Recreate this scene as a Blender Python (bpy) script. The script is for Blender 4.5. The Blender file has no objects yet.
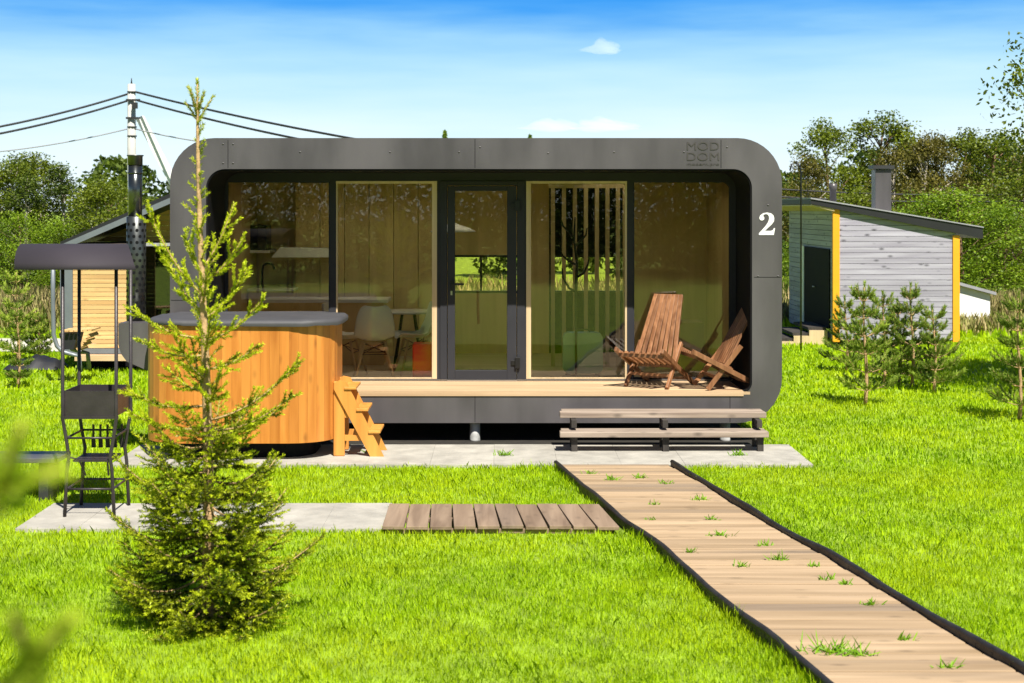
import bpy, math, random
import numpy as np
from mathutils import Vector, Matrix
R = math.radians
PI = math.pi
random.seed(7)
rng = np.random.default_rng(7)
S = bpy.context.scene
COL = S.collection
FOC, VX, HY, EYE = 1520.0, 502.0, 210.0, 2.45      # focal length in px, vanishing point, eye height


def at(px, py, Y):
    return Vector(((px - VX) / FOC * Y, Y, EYE - (py - HY) / FOC * Y))


def gx(px, Y):
    return (px - VX) / FOC * Y


def gz(py, Y):
    return EYE - (py - HY) / FOC * Y


# ------------------------------------------------------------------ tagging
ORG = {}


def tag(o, label=None, cat=None, group=None, kind=None):
    if label: o['label'] = label
    if cat: o['category'] = cat
    if group: o['group'] = group
    if kind: o['kind'] = kind
    return o


def empty(name, loc, label=None, cat=None, group=None, rz=0):
    o = bpy.data.objects.new(name, None)
    COL.objects.link(o)
    o.location = loc
    o.rotation_euler.z = rz
    o.empty_display_size = .1
    ORG[o.name] = Vector(loc)
    return tag(o, label, cat, group)


def link(name, me, mats, parent=None, verts_world=True):
    o = bpy.data.objects.new(name, me)
    COL.objects.link(o)
    for m in (mats if isinstance(mats, (list, tuple)) else [mats]):
        me.materials.append(m)
    n = len(me.vertices)
    co = np.empty(n * 3, np.float32)
    me.vertices.foreach_get('co', co)
    co = co.reshape(-1, 3)
    if parent is not None:
        org = np.array(ORG[parent.name], np.float32)
        me.vertices.foreach_set('co', (co - org).ravel())
        o.parent = parent
        ORG[o.name] = ORG[parent.name]
    else:
        lo, hi = co.min(0), co.max(0)
        org = np.array([(lo[0] + hi[0]) / 2, (lo[1] + hi[1]) / 2, lo[2]], np.float32)
        me.vertices.foreach_set('co', (co - org).ravel())
        o.location = [float(v) for v in org]
        ORG[o.name] = Vector([float(v) for v in org])
    me.update()
    return o


class MB:
    """collects shapes that become one mesh"""
    def __init__(s):
        s.v = []; s.f = []; s.t = []; s.sm = []

    def add(s, vs, fs, tint=.5, smooth=False):
        b = len(s.v)
        s.v += [tuple(v) for v in vs]
        s.t += [tint] * len(vs)
        s.f += [tuple(i + b for i in f) for f in fs]
        s.sm += [smooth] * len(fs)
        return s

    def box(s, x0, x1, y0, y1, z0, z1, tint=.5):
        vs = [(x0, y0, z0), (x1, y0, z0), (x1, y1, z0), (x0, y1, z0), (x0, y0, z1), (x1, y0, z1), (x1, y1, z1), (x0, y1, z1)]
        return s.add(vs, [(0, 3, 2, 1), (4, 5, 6, 7), (0, 1, 5, 4), (1, 2, 6, 5), (2, 3, 7, 6), (3, 0, 4, 7)], tint)

    def bar(s, a, b, w, h, up=(0, 0, 1), tint=.5):
        a, b, up = Vector(a), Vector(b), Vector(up)
        d = (b - a).normalized()
        x = d.cross(up)
        if x.length < 1e-4: x = d.cross(Vector((1, 0, 0)))
        x.normalize()
        y = x.cross(d).normalized()
        vs = []
        for p in (a, b):
            for i, j in ((-1, -1), (1, -1), (1, 1), (-1, 1)):
                vs.append(p + x * (w / 2 * i) + y * (h / 2 * j))
        return s.add(vs, [(0, 1, 2, 3), (7, 6, 5, 4), (0, 4, 5, 1), (1, 5, 6, 2), (2, 6, 7, 3), (3, 7, 4, 0)], tint)

    def tube(s, pts, rad, n=8, tint=.5, cap=True):
        pts = [Vector(p) for p in pts]
        if not isinstance(rad, (list, tuple)): rad = [rad] * len(pts)
        vs, fs = [], []
        ref = Vector((0, 0, 1))
        d0 = (pts[-1] - pts[0]).normalized()
        if abs(d0.dot(ref)) > .9: ref = Vector((1, 0, 0))
        for i, p in enumerate(pts):
            d = (pts[min(i + 1, len(pts) - 1)] - pts[max(i - 1, 0)]).normalized()
            x = d.cross(ref)
            if x.length < 1e-3: x = d.cross(Vector((0, 1, 0)))
            x.normalize()
            y = x.cross(d)
            for k in range(n):
                a = 2 * PI * k / n
                vs.append(p + x * (rad[i] * math.cos(a)) + y * (rad[i] * math.sin(a)))
        for i in range(len(pts) - 1):
            for k in range(n):
                k2 = (k + 1) % n
                fs.append((i * n + k, i * n + k2, (i + 1) * n + k2, (i + 1) * n + k))
        if cap:
            fs.append(tuple(reversed(range(n))))
            fs.append(tuple(range((len(pts) - 1) * n, len(pts) * n)))
        return s.add(vs, fs, tint, True)

    def lathe(s, prof, c=(0, 0), n=32, tint=.5):
        vs, fs = [], []
        for r, z in prof:
            for k in range(n):
                a = 2 * PI * k / n
                vs.append((c[0] + r * math.cos(a), c[1] + r * math.sin(a), z))
        for i in range(len(prof) - 1):
            for k in range(n):
                k2 = (k + 1) % n
                fs.append((i * n + k, i * n + k2, (i + 1) * n + k2, (i + 1) * n + k))
        fs.append(tuple(reversed(range(n))))
        fs.append(tuple(range((len(prof) - 1) * n, len(prof) * n)))
        return s.add(vs, fs, tint, True)

    def prism_xz(s, outline, y0, y1, tint=.5, smooth=False):
        n = len(outline)
        vs = [(x, y0, z) for x, z in outline] + [(x, y1, z) for x, z in outline]
        fs = [tuple(range(n)), tuple(reversed(range(n, 2 * n)))]
        s.add(vs, fs, tint)
        vs2 = list(vs)
        return s.add(vs2, [(i, i + n, (i + 1) % n + n, (i + 1) % n) for i in range(n)], tint, smooth)

    def prism_xy(s, outline, z0, z1, tint=.5, smooth=False):
        n = len(outline)
        vs = [(x, y, z0) for x, y in outline] + [(x, y, z1) for x, y in outline]
        s.add(vs, [tuple(reversed(range(n))), tuple(range(n, 2 * n))], tint)
        return s.add(list(vs), [(i, (i + 1) % n, (i + 1) % n + n, i + n) for i in range(n)], tint, smooth)

    def ring_xz(s, out, inn, y0, y1, tint=.5):
        n = len(out)
        for y, flip in ((y0, False), (y1, True)):
            vs = [(x, y, z) for x, z in out] + [(x, y, z) for x, z in inn]
            fs = [(i, (i + 1) % n, (i + 1) % n + n, i + n) for i in range(n)]
            if flip: fs = [tuple(reversed(f)) for f in fs]
            s.add(vs, fs, tint)
        vs = [(x, y0, z) for x, z in out] + [(x, y1, z) for x, z in out]
        s.add(vs, [(i, i + n, (i + 1) % n + n, (i + 1) % n) for i in range(n)], tint, True)
        vs = [(x, y0, z) for x, z in inn] + [(x, y1, z) for x, z in inn]
        return s.add(vs, [(i, (i + 1) % n, (i + 1) % n + n, i + n) for i in range(n)], tint, True)

    def ball(s, c, r, n=10, tint=.5):
        rx, ry, rz = r if isinstance(r, (tuple, list)) else (r, r, r)
        vs, fs = [], []
        m = max(4, n // 2)
        for i in range(1, m):
            th = PI * i / m
            for k in range(n):
                a = 2 * PI * k / n
                vs.append((c[0] + rx * math.sin(th) * math.cos(a), c[1] + ry * math.sin(th) * math.sin(a), c[2] + rz * math.cos(th)))
        for i in range(m - 2):
            for k in range(n):
                k2 = (k + 1) % n
                fs.append((i * n + k, (i + 1) * n + k, (i + 1) * n + k2, i * n + k2))
        fs.append(tuple(range(n)))
        fs.append(tuple(reversed(range((m - 2) * n, (m - 1) * n))))
        return s.add(vs, fs, tint, True)

    def build(s, name, mats, parent=None, bevel=0.0, xf=None):
        me = bpy.data.meshes.new(name)
        vs = s.v if xf is None else [tuple(xf @ Vector(v)) for v in s.v]
        me.from_pydata(vs, [], s.f)
        me.polygons.foreach_set('use_smooth', s.sm)
        a = me.attributes.new('tint', 'FLOAT', 'POINT')
        a.data.foreach_set('value', s.t)
        o = link(name, me, mats, parent)
        if bevel:
            md = o.modifiers.new('edge', 'BEVEL')
            md.width = bevel; md.segments = 2; md.limit_method = 'ANGLE'; md.angle_limit = R(40)
        return o


def poly_soup(name, V, k, tint, mat, parent=None):
    """V: (n,k,3) array of n faces with k corners each"""
    n = len(V)
    me = bpy.data.meshes.new(name)
    me.vertices.add(n * k); me.loops.add(n * k); me.polygons.add(n)
    me.vertices.foreach_set('co', V.astype(np.float32).ravel())
    me.loops.foreach_set('vertex_index', np.arange(n * k, dtype=np.int32))
    me.polygons.foreach_set('loop_start', np.arange(0, n * k, k, dtype=np.int32))
    me.update(calc_edges=True)
    a = me.attributes.new('tint', 'FLOAT', 'POINT')
    a.data.foreach_set('value', np.repeat(np.asarray(tint, np.float32), k))
    return link(name, me, mat, parent)


def unit(a):
    return a / np.maximum(np.linalg.norm(a, axis=-1, keepdims=True), 1e-9)


def rand_unit(n):
    return unit(rng.normal(size=(n, 3)))


def leaf_faces(c, L, W, up=.4):
    """rhombic leaves at centres c"""
    n = len(c)
    d = rand_unit(n)
    nrm = unit(rand_unit(n) + np.array([0, 0, up]))
    side = unit(np.cross(d, nrm))
    L = np.broadcast_to(L, (n,))[:, None]; W = np.broadcast_to(W, (n,))[:, None]
    return np.stack([c - d * L / 2, c + side * W / 2 - d * L * .05, c + d * L / 2, c - side * W / 2 - d * L * .05], 1)


def needle_faces(p, d, L, W):
    n = len(p)
    side = unit(np.cross(d, rand_unit(n)))
    L = np.broadcast_to(L, (n,))[:, None]; W = np.broadcast_to(W, (n,))[:, None]
    return np.stack([p - side * W / 2, p + side * W / 2, p + d * L * .7 + side * W * .4, p + d * L, p + d * L * .7 - side * W * .4], 1)


def clip_below(poly, a, b_):
    """keep the part of an (x,z) polygon that lies below the line a-b (a left of b)"""
    f = lambda p: (b_[0] - a[0]) * (p[1] - a[1]) - (b_[1] - a[1]) * (p[0] - a[0])
    out = []
    for i, p in enumerate(poly):
        q = poly[(i + 1) % len(poly)]; fp, fq = f(p), f(q)
        if fp <= 0: out.append(p)
        if fp * fq < 0:
            t = fp / (fp - fq); out.append((p[0] + (q[0] - p[0]) * t, p[1] + (q[1] - p[1]) * t))
    return out


# ------------------------------------------------------------------ materials
def nodes(name):
    m = bpy.data.materials.new(name)
    m.use_nodes = True
    nt = m.node_tree
    return m, nt, nt.nodes['Principled BSDF'], nt.nodes.new, nt.links.new


def mat(name, col, rough=.6, metal=0., var=.15, scale=3., bump=.0, bscale=40., stretch=(1, 1, 1), tintk=0., spec=.5, detail=5, coat=0.):
    m, nt, b, N, Lk = nodes(name)
    tc = N('ShaderNodeTexCoord'); mp = N('ShaderNodeMapping')
    mp.inputs['Scale'].default_value = stretch
    Lk(tc.outputs['Object'], mp.inputs['Vector'])
    nz = N('ShaderNodeTexNoise'); nz.inputs['Scale'].default_value = scale; nz.inputs['Detail'].default_value = detail
    Lk(mp.outputs['Vector'], nz.inputs['Vector'])
    mr = N('ShaderNodeMapRange')
    mr.inputs['From Min'].default_value = .3; mr.inputs['From Max'].default_value = .7
    mr.inputs['To Min'].default_value = 1 - var; mr.inputs['To Max'].default_value = 1 + var
    Lk(nz.outputs['Fac'], mr.inputs['Value'])
    fac = mr.outputs['Result']
    if tintk:
        at_ = N('ShaderNodeAttribute'); at_.attribute_name = 'tint'
        m2 = N('ShaderNodeMapRange')
        m2.inputs['To Min'].default_value = 1 - tintk; m2.inputs['To Max'].default_value = 1 + tintk
        Lk(at_.outputs['Fac'], m2.inputs['Value'])
        mm = N('ShaderNodeMath'); mm.operation = 'MULTIPLY'
        Lk(fac, mm.inputs[0]); Lk(m2.outputs['Result'], mm.inputs[1])
        fac = mm.outputs[0]
    mx = N('ShaderNodeVectorMath'); mx.operation = 'SCALE'
    mx.inputs[0].default_value = col
    Lk(fac, mx.inputs['Scale'])
    Lk(mx.outputs[0], b.inputs['Base Color'])
    b.inputs['Roughness'].default_value = rough
    b.inputs['Metallic'].default_value = metal
    b.inputs['Specular IOR Level'].default_value = spec
    if coat:
        b.inputs['Coat Weight'].default_value = coat
    if bump:
        n2 = N('ShaderNodeTexNoise'); n2.inputs['Scale'].default_value = bscale; n2.inputs['Detail'].default_value = 6
        Lk(mp.outputs['Vector'], n2.inputs['Vector'])
        bp = N('ShaderNodeBump'); bp.inputs['Strength'].default_value = bump; bp.inputs['Distance'].default_value = .02
        Lk(n2.outputs['Fac'], bp.inputs['Height']); Lk(bp.outputs['Normal'], b.inputs['Normal'])
    return m


def wood(name, c_dark, c_light, axis=0, rough=.6, grain=14., knots=0., tintk=.25, bump=.25, coat=0., weather=0.):
    """grain runs along the given axis; knots = share of dark knots"""
    m, nt, b, N, Lk = nodes(name)
    tc = N('ShaderNodeTexCoord'); mp = N('ShaderNodeMapping')
    at_ = N('ShaderNodeAttribute'); at_.attribute_name = 'tint'
    sc = [1., 1., 1.]; sc[axis] = .07
    mp.inputs['Scale'].default_value = sc
    off = N('ShaderNodeVectorMath'); off.operation = 'SCALE'; off.inputs[0].default_value = (37.1, 21.7, 53.3)
    Lk(at_.outputs['Fac'], off.inputs['Scale'])
    ad = N('ShaderNodeVectorMath'); ad.operation = 'ADD'
    Lk(tc.outputs['Object'], mp.inputs['Vector']); Lk(mp.outputs['Vector'], ad.inputs[0]); Lk(off.outputs[0], ad.inputs[1])
    nz = N('ShaderNodeTexNoise'); nz.inputs['Scale'].default_value = grain; nz.inputs['Detail'].default_value = 8; nz.inputs['Distortion'].default_value = .6
    Lk(ad.outputs[0], nz.inputs['Vector'])
    cr = N('ShaderNodeValToRGB')
    cr.color_ramp.elements[0].position = .3; cr.color_ramp.elements[0].color = (*c_dark, 1)
    cr.color_ramp.elements[1].position = .68; cr.color_ramp.elements[1].color = (*c_light, 1)
    Lk(nz.outputs['Fac'], cr.inputs['Fac'])
    m2 = N('ShaderNodeMapRange'); m2.inputs['To Min'].default_value = 1 - tintk; m2.inputs['To Max'].default_value = 1 + tintk
    Lk(at_.outputs['Fac'], m2.inputs['Value'])
    mx = N('ShaderNodeVectorMath'); mx.operation = 'SCALE'
    Lk(cr.outputs['Color'], mx.inputs[0]); Lk(m2.outputs['Result'], mx.inputs['Scale'])
    col = mx.outputs[0]
    if knots:
        mk = N('ShaderNodeMapping'); s2 = [8., 8., 8.]; s2[axis] = 3.6; mk.inputs['Scale'].default_value = s2
        a2 = N('ShaderNodeVectorMath'); a2.operation = 'ADD'
        Lk(tc.outputs['Object'], mk.inputs['Vector']); Lk(mk.outputs['Vector'], a2.inputs[0]); Lk(off.outputs[0], a2.inputs[1])
        vo = N('ShaderNodeTexVoronoi'); vo.inputs['Scale'].default_value = 1.
        Lk(a2.outputs[0], vo.inputs['Vector'])
        kr = N('ShaderNodeMapRange'); kr.inputs['From Min'].default_value = .04; kr.inputs['From Max'].default_value = .24
        kr.inputs['To Min'].default_value = knots; kr.inputs['To Max'].default_value = 0
        Lk(vo.outputs['Distance'], kr.inputs['Value'])
        km = N('ShaderNodeMix'); km.data_type = 'RGBA'
        Lk(kr.outputs['Result'], km.inputs['Factor']); Lk(col, km.inputs[6]); km.inputs[7].default_value = (*[c * .25 for c in c_dark], 1)
        col = km.outputs[2]
    if weather:
        wz = N('ShaderNodeTexNoise'); wz.inputs['Scale'].default_value = 2.2; wz.inputs['Detail'].default_value = 8
        Lk(ad.outputs[0], wz.inputs['Vector'])
        wr = N('ShaderNodeMapRange'); wr.inputs['From Min'].default_value = .52; wr.inputs['From Max'].default_value = .66
        wr.inputs['To Max'].default_value = weather
        Lk(wz.outputs['Fac'], wr.inputs['Value'])
        km = N('ShaderNodeMix'); km.data_type = 'RGBA'
        Lk(wr.outputs['Result'], km.inputs['Factor']); Lk(col, km.inputs[6]); km.inputs[7].default_value = (.07, .06, .055, 1)
        col = km.outputs[2]
    Lk(col, b.inputs['Base Color'])
    b.inputs['Roughness'].default_value = rough
    b.inputs['Coat Weight'].default_value = coat
    bp = N('ShaderNodeBump'); bp.inputs['Strength'].default_value = bump; bp.inputs['Distance'].default_value = .01
    Lk(nz.outputs['Fac'], bp.inputs['Height']); Lk(bp.outputs['Normal'], b.inputs['Normal'])
    return m


def leafmat(name, c0, c1, trans=.35, rough=.5, patch=None, pscale=.5):
    """foliage: colour between c0 and c1 by the per-leaf attribute; light passes through"""
    m, nt, b, N, Lk = nodes(name)
    at_ = N('ShaderNodeAttribute'); at_.attribute_name = 'tint'
    cr = N('ShaderNodeMix'); cr.data_type = 'RGBA'
    Lk(at_.outputs['Fac'], cr.inputs['Factor'])
    cr.inputs[6].default_value = (*c0, 1); cr.inputs[7].default_value = (*c1, 1)
    col = cr.outputs[2]
    if patch:
        tc = N('ShaderNodeTexCoord'); nz = N('ShaderNodeTexNoise'); nz.inputs['Scale'].default_value = pscale; nz.inputs['Detail'].default_value = 4
        Lk(tc.outputs['Object'], nz.inputs['Vector'])
        mr = N('ShaderNodeMapRange'); mr.inputs['From Min'].default_value = .42; mr.inputs['From Max'].default_value = .68
        Lk(nz.outputs['Fac'], mr.inputs['Value'])
        mm = N('ShaderNodeMath'); mm.operation = 'MULTIPLY'; mm.inputs[1].default_value = .6
        Lk(mr.outputs['Result'], mm.inputs[0])
        pm = N('ShaderNodeMix'); pm.data_type = 'RGBA'
        Lk(mm.outputs[0], pm.inputs['Factor']); Lk(col, pm.inputs[6]); pm.inputs[7].default_value = (*patch, 1)
        col = pm.outputs[2]
    Lk(col, b.inputs['Base Color'])
    b.inputs['Roughness'].default_value = rough
    b.inputs['Specular IOR Level'].default_value = .3
    tr = N('ShaderNodeBsdfTranslucent'); Lk(col, tr.inputs['Color'])
    ms = N('ShaderNodeMixShader'); ms.inputs['Fac'].default_value = trans
    Lk(b.outputs[0], ms.inputs[1]); Lk(tr.outputs[0], ms.inputs[2])
    Lk(ms.outputs[0], nt.nodes['Material Output'].inputs['Surface'])
    return m


def glassmat(name, tint=(.9, .9, .86), ior=1.5, boost=1.0):
    m = bpy.data.materials.new(name); m.use_nodes = True
    nt = m.node_tree; N = nt.nodes.new; Lk = nt.links.new
    nt.nodes.remove(nt.nodes['Principled BSDF'])
    t = N('ShaderNodeBsdfTransparent'); t.inputs['Color'].default_value = (*tint, 1)
    g = N('ShaderNodeBsdfGlossy'); g.inputs['Roughness'].default_value = 0.0
    f = N('ShaderNodeFresnel'); f.inputs['IOR'].default_value = ior
    mu = N('ShaderNodeMath'); mu.operation = 'MULTIPLY'; mu.inputs[1].default_value = boost
    Lk(f.outputs[0], mu.inputs[0])
    tc = N('ShaderNodeTexCoord'); nz = N('ShaderNodeTexNoise'); nz.inputs['Scale'].default_value = 1.3
    Lk(tc.outputs['Object'], nz.inputs['Vector'])
    bp = N('ShaderNodeBump'); bp.inputs['Strength'].default_value = .012; bp.inputs['Distance'].default_value = .05
    Lk(nz.outputs['Fac'], bp.inputs['Height']); Lk(bp.outputs['Normal'], g.inputs['Normal'])
    ms = N('ShaderNodeMixShader')
    Lk(mu.outputs[0], ms.inputs['Fac']); Lk(t.outputs[0], ms.inputs[1]); Lk(g.outputs[0], ms.inputs[2])
    Lk(ms.outputs[0], nt.nodes['Material Output'].inputs['Surface'])
    return m


M = dict(
    panel=mat('grey_coated_steel', (.080, .074, .077), .30, .0, .28, 1.6, .12, 1.8, stretch=(1.6, 1.6, .5)),
    panel_dark=mat('dark_grey_steel', (.03, .03, .032), .45, 0, .1, 3),
    black=mat('black_lacquer', (.006, .006, .007), .75, 0, .1, 5, spec=.15),
    facade=mat('anthracite_aluminium', (.026, .027, .032), .6, 0, .08, 4, spec=.25),
    steel_trim=mat('bright_steel', (.45, .43, .4), .3, .9, .05, 5),
    deck=wood('larch_decking', (.36, .24, .13), (.58, .41, .24), 0, .6, 9, 0, .08),
    pine=wood('pale_pine', (.46, .34, .19), (.62, .48, .29), 2, .55, 9, 0, .1),
    plywood=wood('brown_plywood', (.54, .40, .17), (.68, .52, .24), 2, .5, 6, 0, .12),
    plyfloor=wood('interior_floor', (.42, .33, .22), (.56, .46, .33), 0, .45, 8, 0, .1),
    tub=wood('oiled_orange_larch', (.38, .120, .014), (.60, .235, .042), 2, .45, 11, .45, .09, .18, .10),
    ladder=wood('orange_stained_pine', (.50, .20, .035), (.68, .31, .06), 2, .5, 9, 0, .08),
    chair=wood('brown_stained_slats', (.14, .055, .02), (.33, .155, .07), 2, .45, 16, 0, .25),
    step=wood('weathered_tread', (.19, .14, .105), (.40, .32, .25), 0, .75, 12, .8, .12, .3, 0, .85),
    boardwalk=wood('worn_boardwalk', (.25, .17, .092), (.42, .30, .182), 0, .85, 8, .4, .10, .4, 0, .5),
    pallet=wood('brown_pallet_boards', (.16, .105, .065), (.29, .205, .135), 1, .8, 12, .3, .14, .35, 0, .3),
    dark_wood=wood('blackened_timber', (.02, .017, .014), (.05, .042, .035), 2, .8, 12),
    grey_siding=wood('grey_washed_siding', (.26, .24, .30), (.40, .38, .45), 0, .7, 10, .95, .10, .2),
    wood_siding=wood('golden_siding', (.50, .29, .11), (.72, .47, .21), 0, .6, 10, .5, .14, .2),
    yellow=mat('yellow_corner_paint', (.78, .34, .012), .5, 0, .06, 4),
    roof=mat('dark_metal_roof', (.012, .012, .014), .5, 0, .15, 2),
    roof_edge=mat('grey_drip_edge', (.28, .28, .30), .6, .0, .1, 3),
    grill=mat('grill_brown_steel', (.04, .033, .035), .42, .2, .25, 6, .1, 30),
    canopy=mat('violet_grey_sheet', (.026, .020, .027), .8, .0, .15, 2),
    pipe=mat('stainless_flue', (.10, .105, .10), .25, .9, .3, 4, .05, 20),
    pipe_dark=mat('perforated_shield', (.10, .105, .10), .35, .8, .3, 10),
    lid=mat('grey_vinyl_cover', (.055, .054, .058), .65, 0, .15, 3, .25, 7),
    white=mat('white_plastic', (.78, .78, .76), .35, 0, .03, 3),
    white_paint=mat('white_paint', (.8, .8, .78), .5, 0, .05, 3),
    concrete=mat('pale_concrete', (.345, .325, .28), .85, 0, .2, 5, .3, 60, tintk=.035),
    pier=mat('grey_pier', (.33, .33, .32), .7, 0, .3, 12, .2, 30),
    pole=mat('pale_concrete_pole', (.44, .43, .40), .8, 0, .08, 4),
    wire=mat('black_cable', (.015, .015, .017), .6, 0, .05, 3),
    wire_pale=mat('grey_cable', (.25, .26, .28), .6, 0, .05, 3),
    edging=mat('black_plastic_edging', (.017, .016, .016), .55, 0, .4, 8, .3, 25),
    red=mat('red_lacquer', (.85, .03, .012), .4, 0, .05, 3),
    mint=mat('mint_suitcase', (.22, .42, .27), .3, 0, .1, 3),
    microwave=mat('black_appliance', (.02, .02, .022), .3, 0, .1, 3),
    counter=mat('white_counter', (.72, .70, .66), .35, 0, .05, 4),
    bark=mat('brown_bark', (.17, .105, .055), .9, 0, .4, 30, .6, 60),
    bark_young=mat('tan_young_bark', (.42, .27, .13), .85, 0, .3, 30, .4, 60),
    birch_bark=mat('birch_bark', (.46, .41, .33), .85, 0, .5, 8, .2, 40, stretch=(1, 1, .25)),
    soil=mat('earth', (.20, .30, .012), .95, 0, .4, 4, .3, 20),
    bare=mat('shade_dark_bare_soil', (.020, .017, .012), .95, 0, .4, 6, .3, 30),  # bare soil, with the under-house shade put into its colour
    road=mat('pale_gravel_road', (.50, .46, .38), .9, 0, .2, 3, .3, 60),
    tarp=mat('black_tarp', (.015, .015, .017), .5, 0, .2, 5),
    garden_metal=mat('blue_grey_metal', (.16, .18, .20), .4, .2, .1, 4),
    cardboard=mat('tan_panel', (.50, .36, .18), .7, 0, .08, 3),
    hinge=mat('black_hinge', (.012, .012, .013), .4, .3, .1, 5),
    emboss=mat('embossed_steel', (.060, .054, .050), .4, 0, .1, 3),
    glass=glassmat('window_glass', (.985, .965, .88), 1.5, 1.3),
    glass_far=glassmat('dark_window_glass', (.55, .57, .5), 1.55, 2.0),
    grass=leafmat('lawn_blades', (.20, .37, .003), (.54, .74, .008), .46, .45, (.60, .70, .012), .55),
    weed=leafmat('weed_leaves', (.10, .25, .01), (.28, .50, .02), .35),
    meadow=leafmat('meadow_grass', (.28, .36, .05), (.60, .46, .24), .3, .6),
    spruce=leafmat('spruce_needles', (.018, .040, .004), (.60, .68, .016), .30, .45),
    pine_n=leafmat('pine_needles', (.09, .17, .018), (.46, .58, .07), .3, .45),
    near_n=leafmat('soft_shoots', (.24, .37, .02), (.60, .70, .05), .38),
    leaf_a=leafmat('birch_leaves', (.028, .055, .004), (.22, .27, .012), .28),
    leaf_b=leafmat('olive_leaves', (.040, .045, .007), (.21, .18, .024), .26),
    leaf_c=leafmat('fresh_willow_leaves', (.05, .11, .005), (.29, .42, .016), .33),
    leaf_d=leafmat('deep_green_leaves', (.016, .038, .004), (.11, .155, .012), .26),
)

fm = bpy.data.materials.new('added_frosted_rooflight'); fm.use_nodes = True  # translucent pane for the added rooflights, spreads sun into the room
_n = fm.node_tree; _t = _n.nodes.new('ShaderNodeBsdfTranslucent'); _t.inputs['Color'].default_value = (.78, .76, .68, 1)
_n.links.new(_t.outputs[0], _n.nodes['Material Output'].inputs['Surface'])
M['frosted'] = fm

# ------------------------------------------------------------------ camera, light, sky
SUN_EL, SUN_AZ = 55.0, 20.0
cam = bpy.data.cameras.new('camera')
cam.sensor_width = 36; cam.lens = FOC / 1024 * 36
cam.shift_x = (512 - VX) / 1024; cam.shift_y = -(341.5 - HY) / 1024
cam.clip_start = .05; cam.clip_end = 6000
cam.dof.use_dof = True; cam.dof.focus_distance = 15.5; cam.dof.aperture_fstop = 4.0
co = bpy.data.objects.new('camera', cam); COL.objects.link(co)
co.location = (0, 0, EYE); co.rotation_euler = (R(90), 0, 0)
S.camera = co
sun = bpy.data.lights.new('sun', 'SUN')
sun.energy = 5.0; sun.angle = R(.5); sun.color = (1, .95, .86)
so = bpy.data.objects.new('sun', sun); COL.objects.link(so)
so.rotation_euler = (R(90 - SUN_EL), 0, R(SUN_AZ)); so.location = (10, -20, 30)

W = bpy.data.worlds.new('World'); S.world = W; W.use_nodes = True
nt = W.node_tree; N = nt.nodes.new; Lk = nt.links.new
bg = nt.nodes['Background']
sky = N('ShaderNodeTexSky'); sky.sky_type = 'NISHITA'; sky.sun_disc = False
sky.sun_elevation = R(SUN_EL); sky.sun_rotation = R(180 - SUN_AZ)
sky.air_density = 1.0; sky.dust_density = .4; sky.ozone_density = 2.0
tc = N('ShaderNodeTexCoord')
# deepen the sky faster with height than the real air does, as this bright, contrasty picture does
sep = N('ShaderNodeSeparateXYZ'); cmb = N('ShaderNodeCombineXYZ')
Lk(tc.outputs['Generated'], sep.inputs[0])
mz = N('ShaderNodeMath'); mz.operation = 'MULTIPLY'; mz.inputs[1].default_value = 2.6
Lk(sep.outputs['Z'], mz.inputs[0])
Lk(sep.outputs['X'], cmb.inputs['X']); Lk(sep.outputs['Y'], cmb.inputs['Y']); Lk(mz.outputs[0], cmb.inputs['Z'])
Lk(cmb.outputs[0], sky.inputs['Vector'])
hs = N('ShaderNodeHueSaturation'); hs.inputs['Saturation'].default_value = 1.25
Lk(sky.outputs['Color'], hs.inputs['Color'])
BGS = .05
hz = N('ShaderNodeValToRGB'); hz.color_ramp.interpolation = 'B_SPLINE'
els = hz.color_ramp.elements
els[0].position = 0; els[0].color = (.54, .60, .62, 1)
els[1].position = 1; els[1].color = (.02, .12, .42, 1)
for p_, c_ in ((.24, (.45, .55, .60, 1)), (.42, (.33, .49, .57, 1)), (.58, (.19, .38, .54, 1)), (.71, (.015, .19, .52, 1)), (.85, (.01, .15, .50, 1))):
    e = els.new(p_); e.color = c_
m5 = N('ShaderNodeMath'); m5.operation = 'MULTIPLY'; m5.inputs[1].default_value = 5.2
mw_ = N('ShaderNodeMapping'); mw_.inputs['Scale'].default_value = (3, 3, 26)
Lk(tc.outputs['Generated'], mw_.inputs['Vector'])
wn = N('ShaderNodeTexNoise'); wn.inputs['Scale'].default_value = 2.2; wn.inputs['Detail'].default_value = 5
Lk(mw_.outputs['Vector'], wn.inputs['Vector'])
wm = N('ShaderNodeMapRange'); wm.inputs['To Min'].default_value = -.10; wm.inputs['To Max'].default_value = .10
Lk(wn.outputs['Fac'], wm.inputs['Value'])
wa = N('ShaderNodeMath'); wa.operation = 'ADD'
Lk(sep.outputs['Z'], m5.inputs[0]); Lk(m5.outputs[0], wa.inputs[0]); Lk(wm.outputs['Result'], wa.inputs[1]); Lk(wa.outputs[0], hz.inputs['Fac'])
hv = N('ShaderNodeVectorMath'); hv.operation = 'SCALE'; hv.inputs['Scale'].default_value = 1 / BGS
Lk(hz.outputs['Color'], hv.inputs[0])
mrz = N('ShaderNodeMapRange'); mrz.inputs['From Min'].default_value = .135; mrz.inputs['From Max'].default_value = .19
Lk(sep.outputs['Z'], mrz.inputs['Value'])
mixs = N('ShaderNodeMix'); mixs.data_type = 'RGBA'
Lk(mrz.outputs['Result'], mixs.inputs['Factor']); Lk(hv.outputs[0], mixs.inputs[6]); Lk(hs.outputs['Color'], mixs.inputs[7])
Lk(mixs.outputs[2], bg.inputs['Color'])
bg.inputs['Strength'].default_value = BGS
S.view_settings.view_transform = 'Standard'; S.view_settings.look = 'None'
S.view_settings.exposure = .90; S.view_settings.gamma = 1
S.render.engine = 'CYCLES'
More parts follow.
